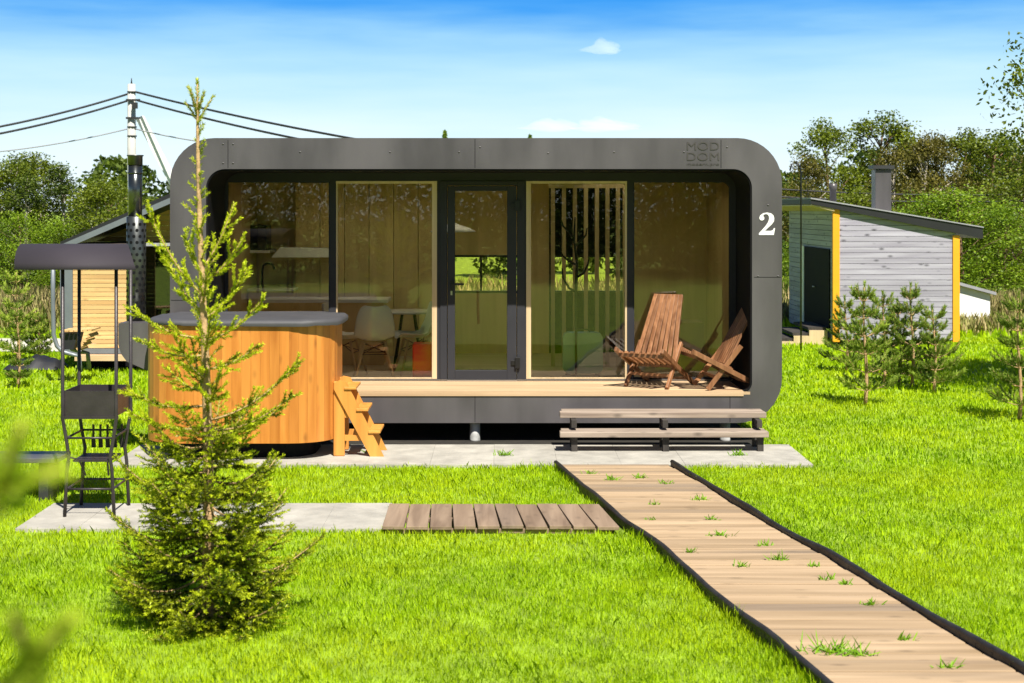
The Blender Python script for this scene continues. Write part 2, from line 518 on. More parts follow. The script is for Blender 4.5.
S.cycles.max_bounces = 8; S.cycles.transparent_max_bounces = 24
S.cycles.diffuse_bounces = 3; S.cycles.glossy_bounces = 4; S.cycles.volume_bounces = 2
S.cycles.use_denoising = True
S.cycles.sample_clamp_indirect = 8

# ------------------------------------------------------------------ ground, road
def slab_outline(): pass
g = MB()
g.add([(-700, -300, 0), (700, -300, 0), (700, 2500, 0), (-700, 2500, 0)], [(0, 1, 2, 3)])
tag(g.build('ground', M['soil']), kind='structure')
g = MB()
y0, y1 = 26.2, 29.0
g.add([(-40, y0 + .6, .012), (-7.1, y0, .012), (-6.4, y1 - .2, .012), (-40, y1 + .5, .012)], [(0, 1, 2, 3)])
tag(g.build('road', M['road']), kind='structure')

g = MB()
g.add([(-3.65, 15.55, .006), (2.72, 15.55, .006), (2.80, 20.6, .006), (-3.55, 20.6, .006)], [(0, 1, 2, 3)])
tag(g.build('shade_dark_earth_ground', M['bare']), kind='structure')  # bare soil coloured near black to stand for shade under the house
# concrete slabs
SL1 = (-3.72, 2.955, 14.43, 15.66)
SL2 = (-3.70, -.905, 11.55, 12.55)
def paving(x0, x1, y0, y1, z, tile, label):
    b = MB()
    nx = max(1, round((x1 - x0) / tile)); ny = max(1, round((y1 - y0) / tile))
    dx, dy = (x1 - x0) / nx, (y1 - y0) / ny
    for i in range(nx):
        for j in range(ny):
            t = random.random()
            b.box(x0 + i * dx + .0006, x0 + (i + 1) * dx - .0006, y0 + j * dy + .0006, y0 + (j + 1) * dy - .0006, -.05, z + random.uniform(-.0015, .0015), t)
    return tag(b.build('concrete_slab', M['concrete'], bevel=.0015), label, 'slab')
paving(*SL1, .035, .6, 'long pale concrete paving strip in front of the modular house')
paving(*SL2, .03, .5, 'smaller pale concrete slab under the grill behind the big spruce')

# ------------------------------------------------------------------ boardwalk
def path_x(Y, side):
    l = .50 + (14.32 - Y) * .172; r = 1.60 + (14.32 - Y) * .174
    w = .012 * math.sin(Y * 1.9 + side) + .005 * math.sin(Y * 4.7 + side * 2)
    return (l if side == 0 else r) + w
b = MB(); y = 1.0; k = 0
while y < 14.40:
    d = random.choice([.145, .145, .19, .19]); y2 = min(y + d, 14.42)
    ym = (y + y2) / 2
    l, r = path_x(ym, 0) + .02, path_x(ym, 1) - .02
    z = .04 + random.uniform(-.004, .004)
    b.box(l - .012, r + .012, y + .0028, y2 - .0028, .0, z, random.random())
    y = y2; k += 1
tag(b.build('boardwalk', M['boardwalk'], bevel=.004), 'wide worn plank boardwalk leading up to the house steps', 'boardwalk')
for side, nm in ((0, 'black plastic edging strip along the grill side of the boardwalk'), (1, 'black plastic edging strip along the open lawn side of the boardwalk')):
    e = MB(); ys = np.arange(1.0, 14.5, .18)
    pts = [(path_x(v, side) + .003 * math.sin(v * 9), v, .022 + .010 * math.sin(v * 3.1 + side)) for v in ys]
    for i in range(len(pts) - 1):
        e.bar(Vector(pts[i]) + Vector((0, -.004, 0)), Vector(pts[i + 1]) + Vector((0, .004, 0)), .026, .10)
    e.tube([Vector(p) + Vector((0, 0, .048)) for p in pts], .020, 6)
    tag(e.build('path_edging', M['edging']), nm, 'edging', 'edging strips of the boardwalk')
# pallet side path
b = MB()
n = 10; x0, x1 = -.90, path_x(11.9, 0) - .05
for i in range(n):
    a = x0 + (x1 - x0) * i / n; c = x0 + (x1 - x0) * (i + 1) / n
    sh = -.10 * (i / n) + .02
    zz = .066 + random.uniform(-.004, .004)
    vs = []
    ya, yb = 11.47 + random.uniform(-.012, .012), 12.34 + random.uniform(-.012, .012)
    for z in (zz - .028, zz):
        vs += [(a + .006 - sh * .5, ya, z), (c - .006 - sh * .5, ya, z), (c - .006 + sh * .5 - .03, yb, z), (a + .006 + sh * .5 - .03, yb, z)]
    b.add(vs, [(0, 3, 2, 1), (4, 5, 6, 7), (0, 1, 5, 4), (1, 2, 6, 5), (2, 3, 7, 6), (3, 0, 4, 7)], random.random())
for yy in (11.50, 11.9, 12.28):
    b.box(x0 + .02, x1 - .02, yy, yy + .045, .0, .036, .2)
tag(b.build('pallet_walkway', M['pallet'], bevel=.004), 'short low walkway of brown pallet boards joining slab and boardwalk', 'walkway')

# ------------------------------------------------------------------ modular house
def rrect(x0, x1, z0, z1, r, seg=10, rb=None):
    rb = r if rb is None else rb
    pts = []
    for cx, cz, a0, rr in ((x1 - r, z1 - r, 0, r), (x0 + r, z1 - r, 90, r), (x0 + rb, z0 + rb, 180, rb), (x1 - rb, z0 + rb, 270, rb)):
        for i in range(seg + 1):
            a = R(a0 + 90 * i / seg)
            pts.append((cx + rr * math.cos(a), cz + rr * math.sin(a)))
    return pts
F = 16.0
HX0, HX1, HZ0, HZ1 = gx(170, F), gx(782, F), gz(423, F), gz(138, F)
OX0, OX1, OZ0, OZ1 = gx(206, F), gx(752, F), gz(393, F) - .01, gz(169, F)
house = empty('modular_house', ((HX0 + HX1) / 2, 18.2, 0), 'grey modular house with rounded frame, glazed front and number 2', 'house')
outer = rrect(HX0, HX1, HZ0, HZ1, .47)
inner = rrect(OX0, OX1, OZ0, OZ1, .2, rb=.12)
MB().ring_xz(outer, inner, F, 17.0).build('frame', M['panel'], house, bevel=.006)
lin_o = rrect(OX0 + .001, OX1 - .001, OZ0 + .001, OZ1 - .001, .199, rb=.119)
lin_i = rrect(OX0 + .016, OX1 - .016, OZ0 + .016, OZ1 - .016, .184, rb=.104)
MB().ring_xz(lin_o, lin_i, F + .012, 17.0).build('reveal', M['black'], house)
body_o = rrect(HX0 + .004, HX1 - .004, HZ0 + .004, HZ1 - .004, .466)
body_i = rrect(HX0 + .16, HX1 - .16, .42, 2.98, .2)
SKY0, SKY1 = 18.05, 19.15  # unseen roof opening, added to let light into the room
b = MB().ring_xz(body_o, body_i, 17.002, SKY0)
b.ring_xz(body_o, body_i, SKY1, 20.6)
n_ = len(body_o)
for i in range(n_):
    if i == 10: continue
    k = (i + 1) % n_
    b.add([(body_o[i][0], SKY0, body_o[i][1]), (body_o[k][0], SKY0, body_o[k][1]), (body_o[k][0], SKY1, body_o[k][1]), (body_o[i][0], SKY1, body_o[i][1])], [(0, 1, 2, 3)], .5, True)
xs_ = [body_o[11][0], -2.55, -1.15, -.75, .55, 1.0, 2.2, body_o[10][0]]
for i in (0, 2, 4, 6): b.box(xs_[i], xs_[i + 1], SKY0 + .001, SKY1 - .001, 2.982, HZ1 - .005)
b.build('shell', M['panel'], house)
for i in (1, 3, 5): MB().box(xs_[i] + .002, xs_[i + 1] - .002, SKY0 + .004, SKY1 - .004, HZ1 - .07, HZ1 - .05).build('added_rooflight', M['frosted'], house)  # invented rooflights, put in to brighten the room behind the glass
# deck
ZD = gz(381, 17.0)
b = MB(); nb = 7
for i in range(nb):
    a = F - .004 + (17.0 - F) * i / nb
    b.box(OX0 + .02, OX1 - .02, a + .002, a + (17.0 - F) / nb - .002, ZD - .03, ZD, random.random())
b.box(OX0 + .09, OX1 - .09, F - .012, F - .006, ZD - .045, ZD - .001, .6)
b.build('deck', M['deck'], house)
# seams and bolts of the frame panels
for px, ya, yb in ((228, 140, 168), (475, 139, 168), (721, 140, 168), (475, 395, 422), (730, 395, 422)):
    x = gx(px, F); sm = MB(); sm.box(x - .003, x + .003, F - .0015, F + .001, gz(yb, F), gz(ya, F)); sm.build('seam', M['black'], house)
sm = MB(); sm.box(gx(754, F), gx(781, F), F - .0015, F + .001, gz(277.5, F), gz(277, F))
sm.build('seam', M['black'], house)
sm = MB(); sm.box(gx(171, F), gx(205, F), F - .0015, F + .001, gz(300.5, F), gz(300, F))
sm.build('seam', M['black'], house)
for px, py in ((223, 144), (233, 144), (223, 163), (233, 163), (459, 152), (548, 153), (480, 147), (614, 152), (727, 147), (684, 152), (758, 276), (778, 276), (768, 205), (390, 152), (300, 152)):
    c = at(px, py, F - .001)
    MB().ball(c, (.011, .005, .011), 8).build('bolt', M['panel'], house)
# writing on the frame
def text_mesh(body, size, px, py, Y, matl, name, parent, off=0., ext=.004, w=None, h=None):
    cu = bpy.data.curves.new(name, 'FONT'); cu.body = body; cu.size = size; cu.extrude = ext; cu.offset = off
    cu.align_x = 'CENTER'; cu.align_y = 'CENTER'
    o = bpy.data.objects.new(name, cu); COL.objects.link(o)
    dg = bpy.context.evaluated_depsgraph_get()
    me = bpy.data.meshes.new_from_object(o.evaluated_get(dg))
    bpy.data.objects.remove(o)
    vs = np.empty(len(me.vertices) * 3, np.float32); me.vertices.foreach_get('co', vs); vs = vs.reshape(-1, 3)
    lo, hi = vs.min(0), vs.max(0)
    vs = vs - (lo + hi) / 2
    if w: vs[:, 0] *= w / (hi[0] - lo[0])
    if h: vs[:, 1] *= h / (hi[1] - lo[1])
    c = at(px, py, Y)
    out = np.stack([vs[:, 0] + c.x, c.y - vs[:, 2], vs[:, 1] + c.z], 1).astype(np.float32)
    me.vertices.foreach_set('co', out.ravel()); me.materials.clear()
    return link(name, me, matl, parent)
text_mesh('MOD', .12, 703, 146, F - .001, M['emboss'], 'emblem', house, 0, .004, w=.34, h=.085)
text_mesh('DOM', .12, 703, 156.5, F - .001, M['emboss'], 'emblem', house, 0, .004, w=.34, h=.085)
text_mesh('modern.pro', .05, 703, 164.5, F - .001, M['emboss'], 'emblem', house, 0, .003, w=.34, h=.04)
two = [(.02, 0), (.92, 0), (1, .40), (.93, .40), (.86, .28), (.75, .24), (.38, .24), (.56, .41), (.80, .62), (.93, .80), (.95, .98), (.90, 1.14), (.76, 1.26), (.52, 1.31), (.28, 1.27), (.10, 1.14), (.04, .99), (.10, .87), (.22, .84), (.33, .90), (.35, 1.01), (.28, 1.10), (.30, 1.17), (.42, 1.22), (.54, 1.20), (.62, 1.10), (.64, .95), (.58, .75), (.42, .52), (.20, .28), (.02, .10)]
c = at(758.5, 235, F); k = (16.5 / FOC * F); kz = (22.5 / FOC * F) / 1.31
MB().prism_xz([(c.x + u * k, c.z + v * kz) for u, v in two], F - .006, F - .001).build('house_number', M['white_paint'], house)
# piers
for px, Y in ((475, 16.12), (725, 16.12), (250, 16.12), (475, 19.6), (725, 19.6), (250, 19.6)):
    x = gx(px, 16.12)
    MB().lathe([(.06, 0), (.055, .02), (.055, HZ0 + .01)], (x, Y), 16).build('pier', M['pier'], house)

GY = 17.0     # glazing plane
def wx(px): return gx(px, GY)
def wz(py): return gz(py, GY)
wall = MB()
zt, zb, zf = wz(181), wz(379), ZD
top, bot = 2.93, .47
wall.box(HX0 + .1, wx(226), GY + .003, GY + .09, bot, top)
wall.box(wx(731), HX1 - .1, GY + .003, GY + .09, bot, top)
wall.box(wx(226), wx(731), GY + .003, GY + .09, zt, top)
wall.box(wx(226), wx(440), GY + .003, GY + .09, bot, zb)
wall.box(wx(525), wx(731), GY + .003, GY + .09, bot, zb)
for a, c_ in ((330, 336), (437, 440), (525, 526.2), (627, 633)):
    wall.box(wx(a), wx(c_), GY + .003, GY + .09, zb, zt)
r_ = .13
fil = [(wx(731), zt)] + [(wx(731) - r_ + r_ * math.cos(R(a)), zt - r_ + r_ * math.sin(R(a))) for a in range(0, 91, 10)]
wall.prism_xz(fil, GY + .004, GY + .088)
wall.build('facade_wall', M['facade'], house)
tr_o = rrect(wx(222), wx(743), wz(380.4), wz(170.6), .2, rb=.1)
tr_i = rrect(wx(222) + .009, wx(743) - .009, wz(380.4) + .009, wz(170.6) - .009, .191, rb=.091)
MB().ring_xz(tr_o, tr_i, GY - .012, GY + .004).build('trim', M['steel_trim'], house)
def window(a, c_, posts=()):
    fr = MB(); t = .016
    x0, x1 = wx(a), wx(c_)
    fr.box(x0, x0 + t, GY + .012, GY + .07, zb, zt); fr.box(x1 - t, x1, GY + .012, GY + .07, zb, zt)
    fr.box(x0 + t, x1 - t, GY + .012, GY + .07, zb, zb + t); fr.box(x0 + t, x1 - t, GY + .012, GY + .07, zt - t, zt)
    w = fr.build('window', M['pine'] if posts else M['facade'], house)
    MB().box(x0 + t, x1 - t, GY + .030, GY + .036, zb + t, zt - t).build('pane', M['glass'], w)
    return w
window(226, 330); w2 = window(336, 437, 1); w3 = window(526.2, 627, 1); window(633, 731)
lin = MB().box(wx(432), wx(437) - .001, GY + .001, GY + .010, zb + .002, zt - .002); lin.box(wx(336), wx(432), GY + .001, GY + .010, zt - .03, zt - .002); lin.build('wood_lining', M['pine'], w2)
lin = MB().box(wx(526.2) + .001, wx(531), GY + .001, GY + .010, zb + .002, zt - .002); lin.box(wx(531), wx(627), GY + .001, GY + .010, zt - .03, zt - .002); lin.box(wx(625), wx(627) - .001, GY + .001, GY + .010, zb + .002, zt - .03); lin.build('wood_lining', M['pine'], w3)
# door
jb = MB()
jb.box(wx(440), wx(447), GY - .01, GY + .08, bot + .05, zt); jb.box(wx(517), wx(525), GY - .01, GY + .08, bot + .05, zt)
jb.box(wx(447), wx(517), GY - .01, GY + .08, zt - .05, zt)
jb.build('door_frame', M['facade'], house, bevel=.004)
dr = MB()
dz0, dz1 = wz(379.5), zt - .055
dr.box(wx(447.6), wx(455), GY - .016, GY + .05, dz0, dz1); dr.box(wx(507), wx(516.4), GY - .016, GY + .05, dz0, dz1)
dr.box(wx(455), wx(507), GY - .016, GY + .05, wz(191), dz1); dr.box(wx(455), wx(507), GY - .016, GY + .05, dz0, wz(370))
door = dr.build('door', M['facade'], house, bevel=.004)
MB().box(wx(455) + .001, wx(507) - .001, GY + .01, GY + .016, wz(370) + .001, wz(191) - .001).build('pane', M['glass'], door)
hd = MB().bar((wx(452), GY - .03, wz(284)), (wx(464), GY - .05, wz(284)), .02, .022)
hd.box(wx(450.5), wx(453), GY - .028, GY - .016, wz(290), wz(280)); hd.build('handle', M['hinge'], door, bevel=.003)
MB().box(wx(450.6), wx(452.4), GY - .022, GY - .0165, wz(295), wz(291)).build('lock_plate', M['steel_trim'], door)
for py in (362, 205):
    h = MB().box(wx(515), wx(520), GY - .045, GY - .012, wz(py + 6), wz(py - 5)); h.box(wx(511), wx(516), GY - .03, GY - .0165, wz(py + 3), wz(py - 2))
    h.build('hinge', M['hinge'], door, bevel=.003)
MB().box(wx(447), wx(517), GY - .03, GY - .011, ZD + .001, ZD + .014).build('threshold', M['steel_trim'], house)

# room behind the glass
IX0, IX1, IY = HX0 + .18, HX1 - .18, 20.35
b = MB()
for i in range(14):
    a = GY + .095 + (IY - GY - .095) * i / 14
    b.box(IX0, IX1, a + .001, a + (IY - GY - .095) / 14 - .001, .44, ZD - .005, random.random())
b.build('floor', M['plyfloor'], house)
b = MB().box(IX0, IX1, GY + .095, SKY0, 2.84, 2.88).box(IX0, IX1, SKY1, IY, 2.84, 2.88)
for i in (0, 2, 4, 6): b.box(max(IX0, xs_[i]), min(IX1, xs_[i + 1]), SKY0 + .001, SKY1 - .001, 2.84, 2.88)
b.build('ceiling', M['plywood'], house)
def bx(px): return gx(px, IY)
z0w, z1w = gz(293, IY), gz(255, IY)
b = MB(); xs = [IX0, bx(452), bx(522), bx(549), bx(632), IX1]
b.box(xs[0], xs[1], IY, IY + .1, .44, 2.88)
b.box(xs[1], xs[2], IY, IY + .1, .44, z0w); b.box(xs[1], xs[2], IY, IY + .1, z1w, 2.88)
b.box(xs[2], xs[3], IY, IY + .1, .44, 2.88)
b.box(xs[4], xs[5], IY, IY + .1, .44, 2.88)
b.build('back_wall', M['plywood'], house)
b = MB().box(xs[3], xs[4], IY + .001, IY + .099, .441, z0w); b.box(xs[3], xs[4], IY + .001, IY + .099, z1w, 2.879)
b.build('black_wall_panel', M['black'], house)
MB().box(IX0, IX0 + .03, GY + .1, IY, ZD - .004, 2.84).build('side_wall', M['plywood'], house)
MB().box(IX1 - .03, IX1, GY + .1, IY, ZD - .004, 2.84).build('side_wall', M['plywood'], house)
for i in (1, 3):
    t = .03; fr = MB()
    fr.box(xs[i], xs[i + 1], IY - .004, IY + .06, z1w - t, z1w); fr.box(xs[i], xs[i + 1], IY - .004, IY + .06, z0w, z0w + t)
    fr.box(xs[i], xs[i] + t, IY - .004, IY + .06, z0w + t, z1w - t); fr.box(xs[i + 1] - t, xs[i + 1], IY - .004, IY + .06, z0w + t, z1w - t)
    fr.box(bx(481 if i == 1 else 596) - .015, bx(481 if i == 1 else 596) + .015, IY - .004, IY + .06, z0w + t, z1w - t)
    w = fr.build('window', M['hinge'], house)
    MB().box(xs[i] + t, xs[i + 1] - t, IY + .02, IY + .024, z0w + t, z1w - t).build('pane', M['glass'], w)
# tall kitchen cabinets along the back wall (fixed), partition of slats
b = MB(); ca = IX0 + .04
for i in range(6):
    a, c_ = bx(300 + i * 24), bx(300 + (i + 1) * 24)
    b.box(a + .004, c_ - .004, IY - .45, IY - .002, ZD, 2.80, random.random())
b.build('tall_cupboard', M['plywood'], house)
SY = 18.6
b = MB()
for px in (553, 564, 575, 586, 597, 607.5, 618):
    x = gx(px, SY); b.box(x - .024, x + .024, SY, SY + .05, ZD, gz(188, SY), random.random())
b.box(gx(549, SY), gx(628, SY), SY + .001, SY + .051, gz(188, SY), gz(184, SY)); b.box(gx(623, SY), gx(634, SY), SY + .002, SY + .06, ZD, gz(188, SY) - .001)
b.build('slat_partition', M['pine'], house)

# things inside the room
kit = empty('kitchen_counter', (gx(270, 19.7), 19.7, ZD), 'kitchen counter with sink tap behind the first window', 'counter')
MB().box(IX0 + .05, gx(298, 19.9) - .01, 19.55, 20.33, ZD, gz(291, 19.6)).build('cabinet', M['plywood'], kit)
MB().box(IX0 + .045, gx(298, 19.9), 19.50, 20.34, gz(291, 19.6) + .001, gz(291, 19.6) + .035).build('worktop', M['counter'], kit, bevel=.004)
cx = gx(262, 19.75); zc = gz(291, 19.6) + .036
MB().tube([(cx, 19.75, zc), (cx, 19.75, zc + .22), (cx + .02, 19.74, zc + .29), (cx + .08, 19.72, zc + .32), (cx + .15, 19.7, zc + .30), (cx + .17, 19.7, zc + .24)], .016, 8).build('tap', M['hinge'], kit)
isl = empty('kitchen_island', (gx(340, 18.9), 18.9, ZD), 'kitchen island with white worktop behind the white chairs', 'island')
MB().box(gx(338, 18.8), gx(384, 18.8), 18.75, 19.2, ZD, gz(303, 18.7)).build('cabinet', M['plywood'], isl)
MB().box(gx(262, 18.7), gx(388, 18.7), 18.65, 19.25, gz(303, 18.65) + .001, gz(299.5, 18.65)).build('worktop', M['counter'], isl, bevel=.004)
mw = empty('microwave', (gx(250, 19.9), 19.95, gz(250, 19.9)), 'black microwave oven on a wall shelf behind the first window', 'microwave')
mz = gz(250, 19.8)
MB().box(gx(233, 19.8), gx(266, 19.8), 19.85, 20.25, mz, gz(225, 19.8)).build('body', M['microwave'], mw, bevel=.008)
MB().box(gx(235, 19.8), gx(257, 19.8), 19.835, 19.85, mz + .03, gz(225, 19.8) - .03).build('door', M['black'], mw)
tag(MB().box(gx(226, 19.8), gx(270, 19.8), 19.8, 20.34, mz - .04, mz - .001).build('wall_shelf', M['counter'], bevel=.004), 'white wall shelf carrying the microwave', 'shelf')
tag(MB().lathe([(.02, gz(212, 20.1)), (.11, gz(210, 20.1)), (.13, gz(206, 20.1)), (.13, gz(186, 20.1)), (.1, gz(181, 20.1)), (.03, gz(179, 20.1))], (gx(243, 20.1), 20.15), 24).build('water_heater', M['white']), 'white rounded water heater high behind the first window', 'water heater')
hood = [(gx(273, 19.7), gz(257, 19.7)), (gx(336, 19.7), gz(257, 19.7)), (gx(336, 19.7), gz(252, 19.7)), (gx(328, 19.7), gz(248, 19.7)), (gx(282, 19.7), gz(247, 19.7))]
tag(MB().prism_xz(hood, 19.55, 19.88).build('range_hood', M['white'], bevel=.006), 'pale range hood over the kitchen counter behind the first mullion', 'range hood')
pl = empty('pendant_lamp', (gx(453, 18.4), 18.4, gz(232, 18.4)), 'white pendant lamp seen through the top of the glass door', 'lamp')
zc = gz(232, 18.4)
MB().lathe([(.27, zc), (.272, zc + .01), (.2, zc + .05), (.08, zc + .085), (.03, zc + .11)], (gx(453, 18.4), 18.4), 28).build('lamp_shade', M['white'], pl)
MB().tube([(gx(453, 18.4), 18.4, zc + .10), (gx(453, 18.4), 18.4, 2.84)], .005, 6).build('cord', M['hinge'], pl)

def shell_chair(loc, rz, label):
    t = empty('shell_chair', (0, 0, 0), label, 'chair', 'white shell chairs around the dining table')
    # seat shell: profile from front lip to back top
    prof = [(-.22, .42), (-.20, .45), (-.10, .445), (.02, .43), (.12, .44), (.18, .49), (.22, .58), (.25, .70), (.265, .80), (.27, .83)]
    half = [.19, .215, .23, .235, .235, .23, .225, .21, .17, .12]
    vs, fs = [], []
    n = 9
    for (y, z), h in zip(prof, half):
        for i in range(n):
            u = -1 + 2 * i / (n - 1)
            lift = .055 * abs(u) ** 2.2
            yy = y - (lift * 1.1 if z > .47 else 0); zz = z + (lift if z <= .5 else lift * .2)
            vs.append((u * h, yy, zz))
    for i in range(len(prof) - 1):
        for k in range(n - 1):
            fs.append((i * n + k, i * n + k + 1, (i + 1) * n + k + 1, (i + 1) * n + k))
    o = MB().add(vs, fs, .5, True).build('seat_shell', M['white'], t)
    md = o.modifiers.new('thickness', 'SOLIDIFY'); md.thickness = .012
    md = o.modifiers.new('smooth', 'SUBSURF'); md.levels = 1; md.render_levels = 1
    for sx in (-1, 1):
        for sy in (-1, 1):
            MB().tube([(sx * .12, .02 + sy * .11, .41), (sx * .22, .02 + sy * .22, 0)], [.016, .011], 8).build('leg', M['pine'], t)
    w = MB()
    for sx, sy in ((1, 1), (1, -1)):
        w.tube([(sx * .15, .02 + sy * .15, .28), (-sx * .12, .02 - sy * .11, .40)], .005, 5)
        w.tube([(-sx * .15, .02 - sy * .15, .28), (sx * .12, .02 + sy * .11, .40)], .005, 5)
    w.tube([(-.15, -.13, .28), (.15, -.13, .28)], .005, 5); w.tube([(-.15, .17, .28), (.15, .17, .28)], .005, 5)
    w.build('wire_brace', M['hinge'], t)
    t.location = loc; t.rotation_euler.z = rz
    return t
shell_chair((gx(374, 17.33), 17.33, ZD), R(188), 'white shell chair with its back to the glass, nearest the hot tub')
shell_chair((gx(346, 17.6), 17.55, ZD), R(80), 'white shell chair half hidden behind the wooden hot tub')
shell_chair((gx(414, 17.7), 17.72, ZD), R(-75), 'white shell chair beside the red box behind the glass')
tb = empty('dining_table', (gx(408, 18.2), 18.25, ZD), 'round pale dining table behind the white shell chairs', 'table')
zt_ = gz(311.5, 18.1)
MB().lathe([(.36, zt_ - .022), (.375, zt_ - .01), (.37, zt_)], (gx(408, 18.2), 18.25), 36).build('tabletop', M['counter'], tb)
for a in range(4):
    th = R(45 + a * 90)
    MB().tube([(gx(408, 18.2) + .1 * math.cos(th), 18.25 + .1 * math.sin(th), zt_ - .03), (gx(408, 18.2) + .24 * math.cos(th), 18.25 + .24 * math.sin(th), ZD)], [.014, .012], 8).build('leg', M['hinge'], tb)
tag(MB().box(gx(413, 17.28), gx(436, 17.28), 17.16, 17.42, ZD - .004, gz(343.5, 17.2)).build('red_box', M['red'], bevel=.012), 'glossy red box standing against the glass beside the door', 'box')
sc = empty('suitcase', (gx(583, 17.55), 17.6, ZD), 'mint green hard suitcase beside the coat tree', 'suitcase')
so_ = rrect(gx(563, 17.5), gx(603, 17.5), ZD + .03, gz(333, 17.5), .07)
MB().prism_xz(so_, 17.5, 17.72, smooth=True).build('body', M['mint'], sc, bevel=.02)
MB().tube([(gx(576, 17.5), 17.6, gz(333, 17.5)), (gx(577, 17.5), 17.6, gz(330, 17.5)), (gx(589, 17.5), 17.6, gz(330, 17.5)), (gx(590, 17.5), 17.6, gz(333, 17.5))], .009, 6).build('handle', M['hinge'], sc)
for px in (568, 598):
    MB().lathe([(.02, ZD - .004), (.03, ZD + .01), (.02, ZD + .03)], (gx(px, 17.5), 17.6), 10).build('wheel', M['hinge'], sc)
ck = empty('coat_tree', (gx(576, 17.35), 17.38, ZD), 'dark branching coat tree in front of the wooden slats', 'coat rack')
cY = 17.38
MB().tube([at(576, 378, cY), at(576, 330, cY), at(576, 290, cY), at(577, 262, cY), at(574, 240, cY), at(575, 217, cY)], [.014, .015, .018, .017, .014, .008], 8).build('stem', M['hinge'], ck)
MB().lathe([(.16, ZD - .004), (.16, ZD + .012), (.02, ZD + .02)], (gx(576, cY), cY), 24).build('base', M['hinge'], ck)
for pts in ([(576, 292), (569, 288), (563, 278), (562, 268)], [(577, 277), (584, 273), (588, 264), (589, 257)], [(577, 265), (569, 261), (563, 256), (560, 250)], [(575, 246), (581, 241), (586, 235), (587, 228)], [(574, 238), (568, 231), (563, 226), (561, 219)]):
    p3 = [at(*p, cY) for p in pts]
    MB().tube(p3, [.017, .015, .012, .007], 6).build('branch', M['hinge'], ck)
tag(MB().box(gx(677, 17.35), gx(702, 17.35), 17.2, 17.7, ZD - .004, gz(322, 17.3)).build('bedside_cabinet', M['cardboard'], bevel=.004), 'tan low cabinet behind the end window beside the slatted chairs', 'cabinet')

# ------------------------------------------------------------------ porch chairs
def slat_chair(loc, rz, label, top=.86):
    t = empty('folding_chair', (0, 0, 0), label, 'chair', 'brown slatted chairs on the porch')
    b = MB(); n = 8
    for i in range(n):
        u = -1 + 2 * i / (n - 1)
        b.bar((u * .225, .02, .27), (u * .15, .37, top), .044, .022, (0, -1, .4), tint=random.random())
    b.bar((-.165, .385, top - .04), (.165, .385, top - .04), .024, .07, (0, 0, 1), .2)
    b.build('backrest', M['chair'], t, bevel=.003)
    b = MB(); n = 8
    for i in range(n):
        u = -1 + 2 * i / (n - 1)
        b.bar((u * .235 + .005, -.36, .395), (u * .235, .06, .235), .036, .024, (0, .4, 1), tint=random.random())
    b.bar((-.26, -.33, .36), (.26, -.33, .36), .03, .04, (0, 0, 1), .3)
    b.build('seat', M['chair'], t, bevel=.003)
    for sx in (-1, 1):
        MB().bar((sx * .275, -.385, .425), (sx * .275, .42, .012), .028, .05, (0, .4, 1), random.random()).build('leg', M['chair'], t, bevel=.003)
        MB().bar((sx * .245, .17, .47), (sx * .245, -.20, .012), .028, .05, (0, -1, .6), random.random()).build('leg', M['chair'], t, bevel=.003)
    s = MB().bar((-.275, .28, .075), (.275, .28, .075), .03, .03); s.bar((-.245, -.1, .14), (.245, -.1, .14), .03, .03)
    s.bar((-.26, .06, .22), (.26, .06, .22), .03, .03)
    s.build('stretcher', M['chair'], t)
    t.location = loc; t.rotation_euler.z = rz
    return t
slat_chair((gx(654, 16.5), 16.48, ZD), R(-31), 'brown slatted folding chair with tall fanned back, facing out from the porch', .98)
slat_chair((gx(718, 16.4), 16.36, ZD), R(-80), 'brown slatted folding chair seen from the side at the porch end', .92)

# ------------------------------------------------------------------ wooden entrance steps
st = empty('entrance_steps', (gx(666, 15.4), 15.4, .035), 'two weathered plank steps on dark posts below the porch', 'steps')
za, zb_ = gz(413, 15.4), gz(432, 15.15)
for z, ya, yb, px0, px1 in ((za, 15.42, 15.74, 562, 767), (zb_, 15.14, 15.42, 562, 770)):
    b = MB()
    for i in range(2):
        w = (yb - ya) / 2
        b.box(gx(px0, ya) + random.uniform(-.02, .02), gx(px1, ya) + random.uniform(-.02, .02), ya + w * i + .004, ya + w * (i + 1) - .004, z - .055, z, random.random())
    b.build('tread', M['step'], st, bevel=.006)
for px in (574, 665, 759):
    x = gx(px, 15.3)
    MB().box(x - .03, x + .03, 15.2, 15.26, .03, zb_ - .056).build('post', M['dark_wood'], st)
    MB().box(x - .03, x + .03, 15.50, 15.56, .03, za - .056).build('post', M['dark_wood'], st)
    MB().box(x - .026, x + .026, 15.262, 15.498, za - .13, za - .058).build('bracket', M['dark_wood'], st)

# ------------------------------------------------------------------ hot tub
TX0, TX1, TY0, TY1 = gx(150, 15.1), gx(338, 15.1), 14.62, 15.94
TZ0, TZ1 = gz(443.5, TY0), gz(325.5, TY0)
tub = empty('hot_tub', ((TX0 + TX1) / 2, (TY0 + TY1) / 2, .035), 'large orange wooden hot tub with grey cover beside the house', 'hot tub')
def rr_xy(x0, x1, y0, y1, r, seg=14):
    return [(x, y) for x, y in rrect(x0, x1, y0, y1, r, seg)]
tx_c, ty_c = (TX0 + TX1) / 2, (TY0 + TY1) / 2
ol = rr_xy(TX0, TX1, TY0, TY1, .44)
def resample(pts, step):
    out = []; pts = [Vector((p[0], p[1], 0)) for p in pts]; pts.append(pts[0])
    acc = 0; out.append(pts[0])
    for i in range(len(pts) - 1):
        d = (pts[i + 1] - pts[i]).length; u = step - acc
        while u <= d:
            out.append(pts[i].lerp(pts[i + 1], u / d)); u += step
        acc = (acc + d) % step if d + acc >= step else acc + d
    return out
b = MB()
rs = resample(ol, .092)
